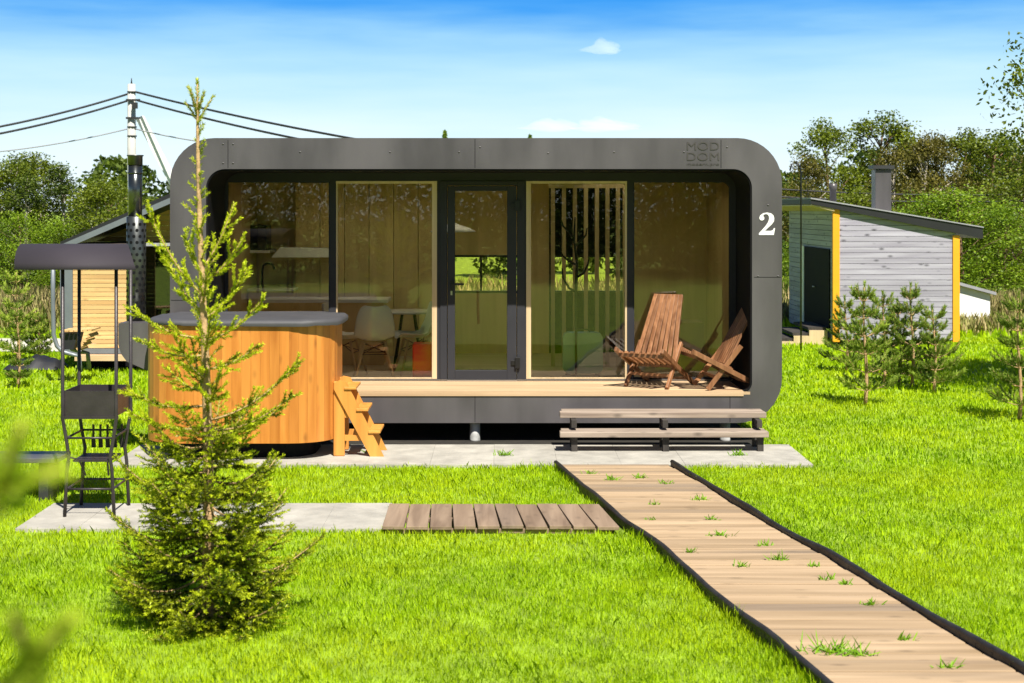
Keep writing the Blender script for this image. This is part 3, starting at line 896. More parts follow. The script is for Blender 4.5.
for i in range(len(rs)):
    p, q = rs[i], rs[(i + 1) % len(rs)]
    d = (q - p)
    if d.length < .01: continue
    nrm = Vector((d.y, -d.x, 0)).normalized()
    e = d.normalized() * .0005
    vs = []
    for z in (TZ0, TZ1):
        vs += [(*(p + e)[:2], z), (*(q - e)[:2], z), (*(q - e - nrm * .035)[:2], z), (*(p + e - nrm * .035)[:2], z)]
    b.add(vs, [(0, 3, 2, 1), (4, 5, 6, 7), (0, 1, 5, 4), (1, 2, 6, 5), (2, 3, 7, 6), (3, 0, 4, 7)], random.random())
b.build('stave_wall', M['tub'], tub)
inn = rr_xy(TX0 + .04, TX1 - .04, TY0 + .04, TY1 - .04, .40)
MB().prism_xy(inn, TZ0 + .05, TZ1 - .02).build('liner', M['white'], tub)
MB().prism_xy(rr_xy(TX0 + .02, TX1 - .02, TY0 + .02, TY1 - .02, .42), TZ1 + .001, TZ1 + .018).build('rim', M['white'], tub, bevel=.004)
MB().prism_xy(rr_xy(TX0 + .28, TX1 - .22, TY0 + .22, TY1 - .15, .3), .036, TZ0 + .06).build('base', M['black'], tub)
# cover with a sagging, soft edge
lo = rr_xy(TX0 + .02, TX1 + .06, TY0 - .03, TY1 - .05, .42, 10)
vs, fs = [], []; n = len(lo)
for k, (sc_, dz) in enumerate(((1.0, -.030), (1.004, -.008), (1.0, .014), (.97, .030), (.8, .036), (.5, .030), (.2, .032))):
    for i, (x, y) in enumerate(lo):
        wob = .004 * math.sin(i * .9) + .003 * math.sin(i * 2.3 + k)
        left = max(0., min(1., (tx_c - x) / .9))
        zz = TZ1 + .022 + dz + (wob if k < 4 else wob * .3) + (.02 * left if k == 0 else 0)
        vs.append((tx_c + (x - tx_c) * sc_, ty_c + (y - ty_c) * sc_, zz))
for k in range(6):
    for i in range(n):
        fs.append((k * n + i, k * n + (i + 1) % n, (k + 1) * n + (i + 1) % n, (k + 1) * n + i))
fs.append(tuple(range(6 * n, 7 * n)))
MB().add(vs, fs, .5, True).build('cover', M['lid'], tub)
# fire box hung on the end of the tub with its flue
fx0, fx1 = gx(124.5, 15.5), TX0 + .03
fz0, fz1 = gz(367, 15.4), gz(322, 15.4)
fb = [(fx1, fz1), (fx0, fz1), (fx0, fz0 + .24), (fx0 + .025, fz0 + .15), (fx0 + .085, fz0 + .07), (fx1, fz0 - .06)]
MB().prism_xz(fb, 15.25, 15.75).build('fire_box', M['panel'], tub, bevel=.01)
pcx, pcy = gx(136.2, 15.6), 15.6
fl = MB().lathe([(.098, fz1 + .002), (.098, gz(217, 15.6)), (.09, gz(216.4, 15.6))], (pcx, pcy), 28)
nf0 = len(fl.f)
rr = 0
zz = fz1 + .06
while zz < gz(217, 15.6) - .03:
    for k in range(10):
        a = 2 * PI * (k + .5 * (rr % 2)) / 10
        if math.sin(a) < .3:
            cxx, cyy = pcx + .0982 * math.cos(a), pcy + .0982 * math.sin(a)
            tdir = Vector((-math.sin(a), math.cos(a), 0)); nd = Vector((math.cos(a), math.sin(a), 0)) * .0015
            fl.add([Vector((cxx, cyy, zz)) + nd + tdir * (.017 * math.cos(q * PI / 4)) + Vector((0, 0, .017 * math.sin(q * PI / 4))) for q in range(8)], [tuple(range(8))])
    zz += .062; rr += 1
flo = fl.build('flue_shield', [M['pipe_dark'], M['black']], tub)
for i in range(nf0, len(fl.f)): flo.data.polygons[i].material_index = 1
px_ = gx(135.2, 15.6)
MB().lathe([(.07, gz(217, 15.6)), (.07, gz(164, 15.6))], (px_, pcy), 24).build('flue', M['pipe'], tub)
MB().lathe([(.073, gz(174, 15.6)), (.076, gz(173, 15.6)), (.073, gz(172, 15.6))], (px_, pcy), 24).build('flue_collar', M['pipe'], tub)
MB().lathe([(.075, gz(165, 15.6)), (.075, gz(156.5, 15.6)), (.085, gz(156, 15.6)), (.085, gz(155, 15.6))], (px_, pcy), 24).build('flue_cap', M['pipe_dark'], tub)

# ladder
ld = empty('step_ladder', (gx(358, 15.1), 15.1, .035), 'small orange wooden step ladder leaning beside the hot tub', 'ladder')
for Y in (14.92, 15.32):
    x = lambda p: gx(p, 14.95)
    z = lambda p: gz(p, 14.95) + .0
    zg = .036
    b = MB().bar((x(339.5), Y, zg), (x(339.5), Y, z(381)), .042, .11, (1, 0, 0)); b.build('rail', M['ladder'], ld, bevel=.01)
    MB().bar((x(378), Y - .001, zg), (x(341.5), Y - .001, z(384)), .044, .10, (0, 1, 0)) if False else None
    d = [(x(384.5), zg), (x(371), zg), (x(334.5), z(388)), (x(335.5), z(382)), (x(340), z(379.5)), (x(347), z(381))]
    MB().prism_xz(d, Y - .045, Y - .023).build('stringer', M['ladder'], ld, bevel=.005)
    MB().box(x(345), x(357), Y - .018, Y + .016, z(417), z(412)).build('brace', M['ladder'], ld)
    MB().box(x(345), x(368), Y - .018, Y + .016, z(440), z(434.5)).build('brace', M['ladder'], ld)
for px, py in ((345, 386), (357, 407.5), (369, 429.5)):
    MB().box(gx(px, 14.95), gx(px + 12, 14.95), 14.86, 15.34, gz(py + 2.6, 14.95), gz(py, 14.95)).build('tread', M['ladder'], ld, bevel=.004)

# ------------------------------------------------------------------ roofed grill
gr = empty('roofed_grill', (-3.2, 12.2, .03), 'dark steel charcoal grill on tall posts under a curved canopy', 'grill')
gY0, gY1 = 12.0, 12.45
GXL, GXR = gx(63.5, gY0), gx(116, gY0)
gzt, gzb = gz(391, gY0), gz(416.5, gY0)
b = MB(); t = .006
b.box(GXL, GXR, gY0, gY0 + t, gzb, gzt); b.box(GXL, GXR, gY1 - t, gY1, gzb, gzt)
b.box(GXL, GXL + t, gY0 + t, gY1 - t, gzb, gzt); b.box(GXR - t, GXR, gY0 + t, gY1 - t, gzb, gzt); b.box(GXL + t, GXR - t, gY0 + t, gY1 - t, gzb + .05, gzb + .06)
b.build('fire_tray', M['grill'], gr)
b = MB().bar((GXL - .02, gY0 - .006, gzb - .008), (GXR + .02, gY0 - .006, gzb - .008), .02, .02); b.bar((GXL - .02, gY1 + .006, gzb - .008), (GXR + .02, gY1 + .006, gzb - .008), .02, .02)
b.build('tray_rail', M['grill'], gr)
ztop = gz(262, gY0)
for x, sx in ((GXL, -1), (GXR, 1)):
    for y, sy in ((gY0 - .01, -1), (gY1 + .01, 1)):
        MB().tube([(x + sx * .004, y, ztop), (x + sx * .004, y, gzb - .02), (x - sx * .02, y + sy * -.01, gz(438, gY0)), (x - sx * .045, y, gz(457, gY0)), (x - sx * .03, y, gz(470, gY0)), (x - sx * .012, y, .03)], .0145, 8).build('leg', M['grill'], gr)
fr = MB()
for z_ in (gz(438, gY0), gz(489, gY0)):
    for y in (gY0, gY1): fr.tube([(GXL + .02, y, z_), (GXR - .02, y, z_)], .009, 6)
    for x in (GXL + .025, GXR - .025): fr.tube([(x, gY0, z_), (x, gY1, z_)], .009, 6)
for x, sx in ((GXL + .045, 1), (GXR - .045, -1)):
    fr.tube([(x, gY0, gz(457, gY0)), (x + sx * .05, gY0 + .1, gz(462, gY0)), (x + sx * .07, gY0 + .22, gz(480, gY0))], .008, 6)
fr.build('crossbar', M['grill'], gr)
MB().box(GXL + .06, GXR - .06, gY0 + .05, gY1 - .05, gz(463, gY0), gz(461, gY0)).build('shelf', M['grill'], gr)
for i in range(5):
    x = GXL + .12 + i * .058
    tl = MB().bar((x, gY1 - .02, gz(432, gY0)), (x, gY1 - .02, gz(447, gY0)), .018, .008, (0, 1, 0)); tl.bar((x, gY1 - .02, gz(447, gY0)), (x + .004, gY1 - .02, gz(456, gY0)), .034, .008, (0, 1, 0))
    tl.build('grill_tool', M['grill'], gr)
vs, fs = [], []; n = 12
cx0, cx1 = gx(14, 11.88), gx(136, 11.88)
for i in range(n + 1):
    a = PI * (.06 + .88 * i / n)
    y = 12.22 - .34 * math.cos(a); z_ = gz(270, 11.88) + .24 * math.sin(a) - .042
    vs += [(cx0 - .09 * i / n, y, z_), (cx1 - .30 * i / n, y, z_)]
for i in range(n): fs.append((2 * i, 2 * i + 1, 2 * i + 3, 2 * i + 2))
o = MB().add(vs, fs, .5, True).build('canopy', M['canopy'], gr)
md = o.modifiers.new('thickness', 'SOLIDIFY'); md.thickness = .006
# low bench left of the grill
bn = empty('low_bench', (-4.2, 12.9, 0), 'low dark grey bench on the lawn next to the grill', 'bench')
MB().box(-4.75, -3.72, 12.72, 13.12, .33, .37).build('seat', M['panel'], bn, bevel=.006)
for x in (-4.65, -3.85):
    MB().box(x - .04, x + .04, 12.76, 13.08, 0, .329).build('leg', M['panel_dark'], bn)

# ------------------------------------------------------------------ grey cabin on the right
cb = empty('grey_cabin', (7.07, 29, 0), 'small grey-washed timber cabin with yellow corners and black sloping roof', 'cabin')
CX0, CX1, CY0, CY1 = gx(836, 27.3), gx(956, 27.3), 27.3, 31.6
def roof_z(x): return gz(205, 27.0) + (gz(231, 27.0) - gz(205, 27.0)) * (x - gx(836, 27)) / (gx(956, 27) - gx(836, 27))
b = MB(); z = .12; k = 0
while z < roof_z(CX0):
    z2 = z + .098
    pg = clip_below([(CX0 + .01, z), (CX1 - .01, z), (CX1 - .01, z2 - .007), (CX0 + .01, z2 - .007)], (CX0, roof_z(CX0) - .03), (CX1, roof_z(CX1) - .03))
    if len(pg) > 2: b.prism_xz(pg, CY0, CY0 + .03, random.random())
    z = z2
b.build('front_wall', M['grey_siding'], cb)
core = [(CX0, .1), (CX1, .1), (CX1, roof_z(CX1) - .02), (CX0, roof_z(CX0) - .02)]
MB().prism_xz(core, CY0 + .031, CY1).build('wall_core', M['dark_wood'], cb)
b = MB(); z = .12
while z < roof_z(CX0) - .1:
    b.box(CX0 - .03, CX0 - .001, CY0 + .04, CY1, z, z + .09, random.random()); z += .098
b.build('side_wall', wood('grey_siding_side', (.29, .28, .31), (.43, .42, .46), 1, .7, 10, .9, .1), cb)
for x, s_ in ((CX0, -1), (CX1, 1)):
    MB().box(x - .062, x + .062, CY0 - .025, CY0 + .033, .08, roof_z(x) - .06).build('corner_board', M['yellow'], cb, bevel=.005)
MB().box(CX0 - .05, CX0 - .032, CY0 + .034, CY0 + .10, .08, roof_z(CX0) - .06).build('corner_board', M['yellow'], cb)
RX0, RX1 = gx(811, 27.22), gx(983, 27.22)
sl = (gz(228, 27.22) - gz(199, 27.22)) / (RX1 - RX0)
zr = lambda x: gz(199, 27.22) + sl * (x - RX0)
rf = MB().prism_xz([(RX0, zr(RX0) - .09), (RX1, zr(RX1) - .19), (RX1, zr(RX1)), (RX0, zr(RX0))], 27.22, 32.0).build('roof', M['roof'], cb)
MB().prism_xz([(RX0 - .01, zr(RX0) + .002), (RX1 + .01, zr(RX1) + .002), (RX1 + .01, zr(RX1) + .022), (RX0 - .01, zr(RX0) + .025)], 27.20, 32.02).build('drip_edge', M['roof_edge'], rf)
MB().prism_xz([(RX0 + .02, zr(RX0) - .10), (CX0 - .04, zr(CX0) - .10), (CX0 - .04, zr(CX0) - .14), (RX0 + .02, zr(RX0) - .12)], 27.24, 31.9).build('soffit', M['pine'], rf)
ch = MB().box(gx(874, 28.5), gx(890, 28.5), 28.4, 28.7, zr(7.1) - .1, gz(170, 28.5)).build('chimney', M['panel'], cb, bevel=.005)
MB().box(gx(871.5, 28.5), gx(892.5, 28.5), 28.35, 28.75, gz(169, 28.5) + .001, gz(165.5, 28.5)).build('chimney_cap', M['panel_dark'], ch)
MB().box(gx(875, 28.5), gx(889, 28.5), 28.45, 28.65, gz(170, 28.5) + .001, gz(169, 28.5)).build('chimney_neck', M['roof_edge'], ch)
MB().lathe([(.06, zr(6.2) - .05), (.06, gz(190, 28)), (.075, gz(189.5, 28)), (.075, gz(183.5, 28))], (gx(833, 28), 28.0), 16).build('vent_pipe', M['panel'], cb)
dc = MB().box(CX0 - .055, CX0 - .031, 27.62, 29.9, .25, gz(249, 27.7)).build('door', M['black'], cb)
MB().box(CX0 - .066, CX0 - .032, 29.901, 30.08, .25, gz(247, 29)).build('door_frame', M['white_paint'], cb)
MB().tube([(CX0 - .06, 28.85, 1.0), (CX0 - .1, 28.85, 1.0), (CX0 - .1, 28.72, 1.0)], .012, 6).build('handle', M['steel_trim'], dc)
sp = empty('cabin_steps', (5.6, 28.1, 0), 'dark plank steps with pale ends at the grey cabin door', 'steps')
for i, z_ in enumerate((.12, .22, .32)):
    MB().box(5.0 + i * .28, 5.34 + i * .28, 27.6, 29.0, z_ - .05, z_, random.random()).build('tread', M['dark_wood'], sp)
MB().prism_xz([(5.02, .0), (5.9, .0), (5.9, .268), (5.57, .268), (5.57, .168), (5.29, .168), (5.29, .068), (5.02, .068)], 27.55, 27.6).build('stringer', M['pine'], sp)
# hook pole beside the cabin
hk = [(0, 0, 0), (0, 0, 3.05), (-.02, 0, 3.2), (-.09, 0, 3.27), (-.16, 0, 3.24), (-.19, 0, 3.13)]
hx = gx(801, 26.2)
tag(MB().tube([(hx + p[0], 26.2, p[2]) for p in hk], .015, 8).build('hook_pole', M['hinge']), 'thin black pole with a hooked top beside the grey cabin', 'pole')
# low white shed
ws = empty('white_shed', (11.0, 33.5, 0), 'low white shed in tall grass behind the grey cabin', 'shed')
wx0, wx1, wY = gx(930, 31.5), gx(990, 31.5), 31.5
MB().prism_xz([(wx0, 0), (wx1, 0), (wx1, gz(294, 31.5)), (wx0, gz(277, 31.5))], wY, wY + 2).build('wall', M['white_paint'], ws)
MB().prism_xz([(wx0 - .1, gz(276, 31.5)), (wx1 + .1, gz(295, 31.5)), (wx1 + .1, gz(292, 31.5)), (wx0 - .1, gz(273, 31.5))], wY - .1, wY + 2.1).build('roof', M['roof_edge'], ws)

# ------------------------------------------------------------------ timber cabin on the left
tcb = empty('timber_cabin', (gx(130, 23.4), 24.5, 0), 'golden timber cabin with dark glass and pitched grey roof behind the grill', 'cabin')
LY = 23.2
lx = lambda p: gx(p, LY)
lz = lambda p: gz(p, LY)
b = MB(); z = lz(348)
RL = lambda p, Y: (gx(p[0], Y), gz(p[1], Y))
p0, p1, p2 = RL((62, 245), LY), RL((176, 196), LY), RL((292, 247), LY)
while z < lz(244):
    z2 = min(z + .066, lz(243.5))
    pg = clip_below([(lx(73), z), (lx(127), z), (lx(127), z2 - .006), (lx(73), z2 - .006)], p0, p1)
    b.prism_xz(pg, LY, LY + .04, random.random()); z += .066
b.build('siding', M['wood_siding'], tcb)
b = MB(); z = lz(243) + .002; REC = 1.1
while z < lz(198):
    pg = clip_below([(lx(62), z), (lx(290), z), (lx(290), z + .079), (lx(62), z + .079)], (p0[0], p0[1] - .06), (p1[0], p1[1] - .06))
    pg = clip_below(pg, (p1[0], p1[1] - .06), (p2[0], p2[1] - .06)) if len(pg) > 2 else pg
    if len(pg) > 2: b.prism_xz(pg, LY + REC, LY + REC + .04, random.random())
    z += .085
b.build('gable_siding', M['wood_siding'], tcb)
MB().box(lx(74), lx(128), LY + .041, LY + REC - .01, lz(246), lz(243.4)).build('porch_ceiling', M['dark_wood'], tcb)
MB().box(lx(128), lx(290), LY - .06, LY + .048, lz(246), lz(243)).build('beam', M['roof_edge'], tcb)
MB().box(lx(61), lx(73) - .002, LY - .02, LY + .1, lz(352), lz(243)).build('corner_board', M['garden_metal'], tcb)
MB().box(lx(61), lx(290), LY - .015, LY + .1, lz(353.5), lz(348.5)).build('base_band', M['garden_metal'], tcb)
MB().box(lx(80), lx(290), LY - .3, LY + .1, lz(359), lz(354)).build('porch_board', M['deck'], tcb)
fw = MB().box(lx(128), lx(290), LY + .93, LY + .99, lz(348) + .01, lz(347)); fw.box(lx(128), lx(130), LY + .93, LY + .99, lz(347), lz(246)); fw.box(lx(168), lx(170), LY + .93, LY + .99, lz(347), lz(246))
fwo = fw.build('window', M['hinge'], tcb)
MB().box(lx(130), lx(290), LY + .95, LY + .956, lz(347), lz(246)).build('pane', M['glass_far'], fwo)
MB().box(lx(75), lx(290), LY + 1.2, LY + 3.6, lz(353), lz(245)).build('wall_core', M['dark_wood'], tcb)
MB().box(lx(82), lx(290), LY + .3, LY + 3.4, 0, lz(354) - .002).build('plinth', M['black'], tcb)
rf = MB()
for a, c_ in ((p0, p1), (p1, p2)):
    rf.prism_xz([(a[0], a[1]), (c_[0], c_[1]), (c_[0], c_[1] + .07), (a[0], a[1] + .05)], LY - .10, LY + 4)
rf.build('roof', M['roof'], tcb)
ed = MB()
for a, c_ in ((p0, p1), (p1, p2)):
    ed.prism_xz([(a[0], a[1] - .09), (c_[0], c_[1] - .09), (c_[0], c_[1] + .0), (a[0], a[1] + .0)], LY - .13, LY - .102)
ed.build('fascia', M['garden_metal'], tcb)
# seat with curved metal frame
gs = empty('garden_seat', (gx(72, 21.5), 21.5, 0), 'curved grey metal garden seat with wooden slats by the timber cabin', 'seat')
sY = 21.4
for dy in (0, .45):
    pts = [(53, 250), (53, 300), (53.5, 335), (57, 346), (63, 352), (72, 354.5), (79, 356), (80.5, 372)]
    MB().tube([at(p[0], p[1], sY) + Vector((0, dy, 0)) for p in pts], .032, 8).build('frame', M['garden_metal'], gs)
b = MB()
for i in range(7):
    p = at(62 + i * 4.6, 331.5 - .2 * i, sY); b.bar(p, p + Vector((0, .5, 0)), .05, .022, (0, 0, 1), random.random())
for i in range(4):
    p = at(88 - i * 3.5, 336 + i * 4.5, sY); b.bar(p, p + Vector((0, .5, 0)), .05, .022, (1, 0, .6), random.random())
b.build('slat_seat', M['wood_siding'], gs)
MB().prism_xz([(gx(57, sY), gz(334, sY)), (gx(76, sY), gz(334, sY)), (gx(72, sY), gz(350, sY)), (gx(62, sY), gz(350, sY))], sY + .08, sY + .4).build('side_panel', M['tarp'], gs)
# black tarp heap
vs, fs = [], []
nx, ny = 18, 8
cxT, cyT = gx(36, 23.3), 23.3
for j in range(ny):
    for i in range(nx):
        u, v = i / (nx - 1) * 2 - 1, j / (ny - 1) * 2 - 1
        h = max(0, 1 - u * u) * max(0, 1 - v * v)
        vs.append((cxT + u * .42, cyT + v * .3, .03 + .22 * h ** .5 * (.75 + .25 * math.sin(i * .9 + j) * math.cos(j * 1.1)) + .05 * u * h))
for j in range(ny - 1):
    for i in range(nx - 1): fs.append((j * nx + i, j * nx + i + 1, (j + 1) * nx + i + 1, (j + 1) * nx + i))
tag(MB().add(vs, fs, .5, True).build('tarp_heap', M['tarp']), 'crumpled black tarp heap on the grass by the pale road', 'tarp')

# ------------------------------------------------------------------ utility pole and wires
PY = 48.0
up = empty('utility_pole', (gx(132, PY), PY, 0), 'pale concrete utility pole with a leaning strut behind the flue', 'utility pole')
pt = at(131.5, 84, PY)
MB().tube([(gx(132, PY), PY, 0), (pt.x, PY, pt.z)], [.17, .125], 8).build('shaft', M['pole'], up)
a_ = at(138, 117, PY + .1); b_ = at(188, 262, PY + .1)
MB().bar((b_.x + 1.2, PY + .35, 0), a_ + Vector((0, .25, 0)), .24, .24, (0, 1, 0)).build('strut', M['white_paint'], up)
MB().tube([at(131.5, 84, PY), at(131.5, 78, PY)], [.03, .01], 6).build('lightning_rod', M['wire'], up)
cr_ = MB()
for y_ in (100, 118): MB().bar(at(126, y_, PY - .16), at(140, y_, PY - .16), .06, .06).build('bracket', M['wire'], up)
MB().box(gx(134, PY), gx(139, PY), PY - .3, PY - .15, gz(109, PY), gz(103, PY)).build('junction_box', M['wire'], up)

for y_ in (92, 127, 136):
    MB().lathe([(.155, gz(y_ + .6, PY)), (.16, gz(y_, PY)), (.15, gz(y_ - .6, PY))], (gx(132, PY), PY), 10).build('band', M['wire'], up)
def wire(p, q, sag, r, m, label):
    pts = []
    for i in range(21):
        t = i / 20
        v = p.lerp(q, t); v.z -= sag * 4 * t * (1 - t)
        pts.append(v)
    return tag(MB().tube(pts, r, 5).build('power_cable', m), label, 'cable', 'overhead power cables')
Wl = 'on the pole, running out of the picture'
wire(at(128, 94, PY), at(-60, 137, 44), .12, .034, M['wire'], 'thick black overhead cable, upper of the two leaving the pole over the grill')
wire(at(127, 101, PY), at(-60, 144, 43.5), .12, .034, M['wire'], 'thick black overhead cable, lower of the two leaving the pole over the grill')
wire(at(136, 92, PY), at(420, 150, 40), .10, .034, M['wire'], 'thick black overhead cable, upper of the two running behind the house roof')
wire(at(136, 100, PY), at(380, 154, 40), .10, .034, M['wire'], 'thick black overhead cable, lower of the two running behind the house roof')
wire(at(127, 129, PY), at(-60, 156, 46), .15, .02, M['wire_pale'], 'thin grey overhead wire below the thick cables over the grill')
wire(at(136, 129, PY), at(260, 147, 46), .1, .02, M['wire_pale'], 'thin grey overhead wire dipping behind the house roof corner')
# distant line across the trees at the right
wire(at(700, 183, 40), at(1120, 191, 40), .2, .022, M['wire'], 'upper thin dark wire crossing the trees behind the grey cabin')
wire(at(700, 191, 40), at(1120, 197, 40), .2, .022, M['wire'], 'lower thin dark wire crossing the trees behind the grey cabin')

# ------------------------------------------------------------------ conifers
def along(pts, step, s0=0.):
    """points, directions and fractions along a polyline"""
    pts = np.asarray(pts, float)
    seg = np.diff(pts, axis=0); ln = np.linalg.norm(seg, axis=1); cum = np.concatenate([[0], np.cumsum(ln)])
    tot = cum[-1]
    n = max(2, int(tot * (1 - s0) / step))
    s = np.linspace(s0, 1, n) * tot
    i = np.clip(np.searchsorted(cum, s, 'right') - 1, 0, len(ln) - 1)
    f = (s - cum[i]) / np.maximum(ln[i], 1e-9)
    return pts[i] + seg[i] * f[:, None], seg[i] / np.maximum(ln[i], 1e-9)[:, None], s / tot


class Needles:
    def __init__(s): s.F = []; s.T = []
    def twig(s, pts, step, L, W, spread, t0, t1, s0=0., up=0.):
        p, d, f = along(pts, step, s0)
        n = len(p)
        rad = rand_unit(n); rad = unit(rad - d * np.sum(rad * d, 1)[:, None])
        rad[:, 2] += up
        dr = unit(d * (1 - spread) + rad * spread)
        LL = L * rng.uniform(.75, 1.15, n)
        s.F.append(needle_faces(p, dr, LL, W))
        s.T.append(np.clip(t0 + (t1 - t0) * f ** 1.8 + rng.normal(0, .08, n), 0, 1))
    def build(s, name, m, parent):
        return poly_soup(name, np.concatenate(s.F), 5, np.concatenate(s.T), m, parent)


def build_spruce():
    Yb = 8.97
    base = at(207, 622, Yb); base.z = 0
    topp = at(200, 84, Yb)
    t = empty('spruce_tree', base, 'young spruce with a bare leader and bushy skirt in front of the hot tub', 'tree')
    H = topp.z
    def axis(z):
        f = z / H
        return np.array([base.x + (topp.x - base.x) * f + .018 * math.sin(f * 5), base.y + .01 * math.sin(f * 7), z])
    zs = np.linspace(0, H, 24)
    br = MB().tube([axis(z) for z in zs], [.034 * (1 - z / H) ** .8 + .0045 for z in zs], 10)
    nd = Needles()
    prof_z = [0, .12, .3, .6, .85, 1.1, 1.35, 1.6, 1.85, 2.1, 2.25, 2.45, 2.6, 2.8, 3.0]
    prof_l = [.48, .60, .68, .62, .52, .50, .54, .56, .50, .44, .34, .10, .07, .05, .05]
    boughs = []
    z = .05
    while z < 1.12:
        l0 = float(np.interp(z, [0, .12, .3, .6, .85, 1.12], [.46, .60, .70, .62, .52, .42]))
        k, dz = (4, .062) if z < .8 else (3, .066)
        a0 = rng.uniform(0, 2 * PI)
        for j in range(k):
            a = a0 + 2 * PI * j / k + rng.uniform(-.5, .5)
            Lb = l0 * rng.uniform(.5, 1.03)
            zz = z + rng.uniform(-.02, .02)
            up0 = float(np.interp(zz, [0, .5, 1.0, 1.2], [-.10, .12, .42, .6]))
            o = axis(zz); hd = np.array([math.cos(a), math.sin(a), 0])
            pts = np.array([o + hd * Lb * q / 7 / math.sqrt(1 + up0 * up0 * .5) + np.array([0, 0, Lb * .8 * (up0 * q / 7 - .22 * math.sin(PI * q / 7) + .14 * (q / 7) ** 2)]) for q in range(8)])
            boughs.append((pts, zz))
        z += dz
    hand = [(292, 149, 209, -.05), (266, 233, 203, .05), (280, 246, 238, -.1), (335, 131, 308, .0), (338, 266, 298, -.1), (352, 147, 337, -.2), (366, 256, 346, .1), (388, 160, 372, .2),
            (418, 299, 362, .0), (428, 296, 392, -.15), (402, 122, 392, .1), (312, 164, 262, .12), (316, 242, 270, .18), (348, 222, 306, -.34), (376, 188, 330, -.36), (424, 138, 408, -.2),
            (432, 276, 412, .2), (330, 196, 286, .34), (400, 232, 362, -.38), (395, 180, 348, .36), (434, 196, 396, -.45), (440, 246, 404, .42), (270, 178, 236, .14), (300, 214, 262, -.2)]
    for spy, tpx, tpy, dy in hand:
        z0_ = (622 - spy) / FOC * Yb; o = axis(z0_); tp = at(tpx, tpy, Yb); tp = np.array([tp.x, tp.y + dy, tp.z])
        pts = np.array([o + (tp - o) * f_ + np.array([0, 0, -.10 * math.sin(PI * f_) * np.linalg.norm(tp - o)]) for f_ in np.linspace(0, 1, 8)])
        boughs.append((pts, z0_))
    for zz in np.arange(1.1, 2.4, .035):
        a = rng.uniform(0, 2 * PI); l_ = rng.uniform(.05, .11)
        o = axis(zz); boughs.append((np.array([o + np.array([math.cos(a), math.sin(a), 1.0]) * l_ * f_ for f_ in np.linspace(0, 1, 8)]), zz))
    for pts, zz in boughs:
        Lb = float(np.sum(np.linalg.norm(np.diff(pts, axis=0), axis=1)))
        high = zz > 1.12
        br.tube([Vector(p) for p in pts], [.0060 * (1 - q / 8) * min(1, Lb / .3) + .0014 for q in range(8)], 5)
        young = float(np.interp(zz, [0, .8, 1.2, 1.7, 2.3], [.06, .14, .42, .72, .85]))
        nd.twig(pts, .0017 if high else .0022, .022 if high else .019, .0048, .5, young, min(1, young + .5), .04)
        if Lb < .16: continue
        dirs = unit(np.gradient(pts, axis=0))
        nt_ = int(Lb / (.050 if high else .042))
        for i in range(1, nt_ + 1):
            f = i / (nt_ + .4)
            if f < .16: continue
            for sd in (-1, 1):
                if rng.uniform() < (.22 if high else .14): continue
                ii = f * 7; i0 = int(ii); fr = ii - i0
                p = pts[i0] * (1 - fr) + pts[min(7, i0 + 1)] * fr; d = dirs[min(7, i0)]
                side = unit(np.cross(d, np.array([rng.normal(0, .5), rng.normal(0, .5), 1.]) if high else np.array([0, 0, 1.])))
                tl = min(.11 if high else .24, (1 - f) * Lb * .55 + .045) * rng.uniform(.6, 1.15)
                td = unit(d * .85 + side * sd * rng.uniform(.6, .95) + np.array([0, 0, rng.uniform(-.25, .12 + .2 * high)]))
                tw = np.array([p, p + td * tl * .5, p + td * tl + np.array([0, 0, .012]) + d * tl * .12])
                y0 = max(0, young - .05 + rng.normal(0, .10))
                nd.twig(tw, .0017 if high else .0023, .021 if high else .0185, .0048, .5, y0 * .8, min(1, y0 + .75), .0)
                if tl > .11 and not high:
                    for sd2 in (-1, 1):
                        s2 = unit(td * .7 + np.cross(td, np.array([0, 0, 1.])) * sd2 * .8 + np.array([0, 0, rng.uniform(-.2, .2)]))
                        m_ = p + td * tl * rng.uniform(.35, .6)
                        nd.twig(np.array([m_, m_ + s2 * tl * .45]), .0023, .018, .0046, .55, y0 * .8, min(1, y0 + .75))
    # leader with its crown of upright shoots
    nd.twig(np.array([axis(H - .02), axis(H) + np.array([0, 0, .02])]), .0008, .03, .004, .35, .55, .8)
    nd.twig(np.array([axis(H - .20), axis(H - .02)]), .0013, .028, .004, .45, .55, .8)
    for j in range(6):
        a = j * PI / 3 + .3; o = axis(H - .22 + .03 * (j % 3)); l_ = .11 if j % 2 else .15
        e = o + np.array([math.cos(a) * l_ * .62, math.sin(a) * l_ * .62, l_])
        br.tube([Vector(o), Vector(e)], [.004, .002], 5)
        nd.twig(np.array([o, e]), .0013, .024, .004, .42, .45, .75)
    for zz in np.arange(2.3, 2.98, .026):
        a = rng.uniform(0, 2 * PI); o = axis(zz); l_ = rng.uniform(.03, .06)
        e = o + np.array([math.cos(a) * l_, math.sin(a) * l_, l_ * .9])
        nd.twig(np.array([o, e]), .0015, .022, .004, .5, .5, .8)
    br.build('trunk', M['bark_young'], t)
    nd.build('foliage', M['spruce'], t)
build_spruce()


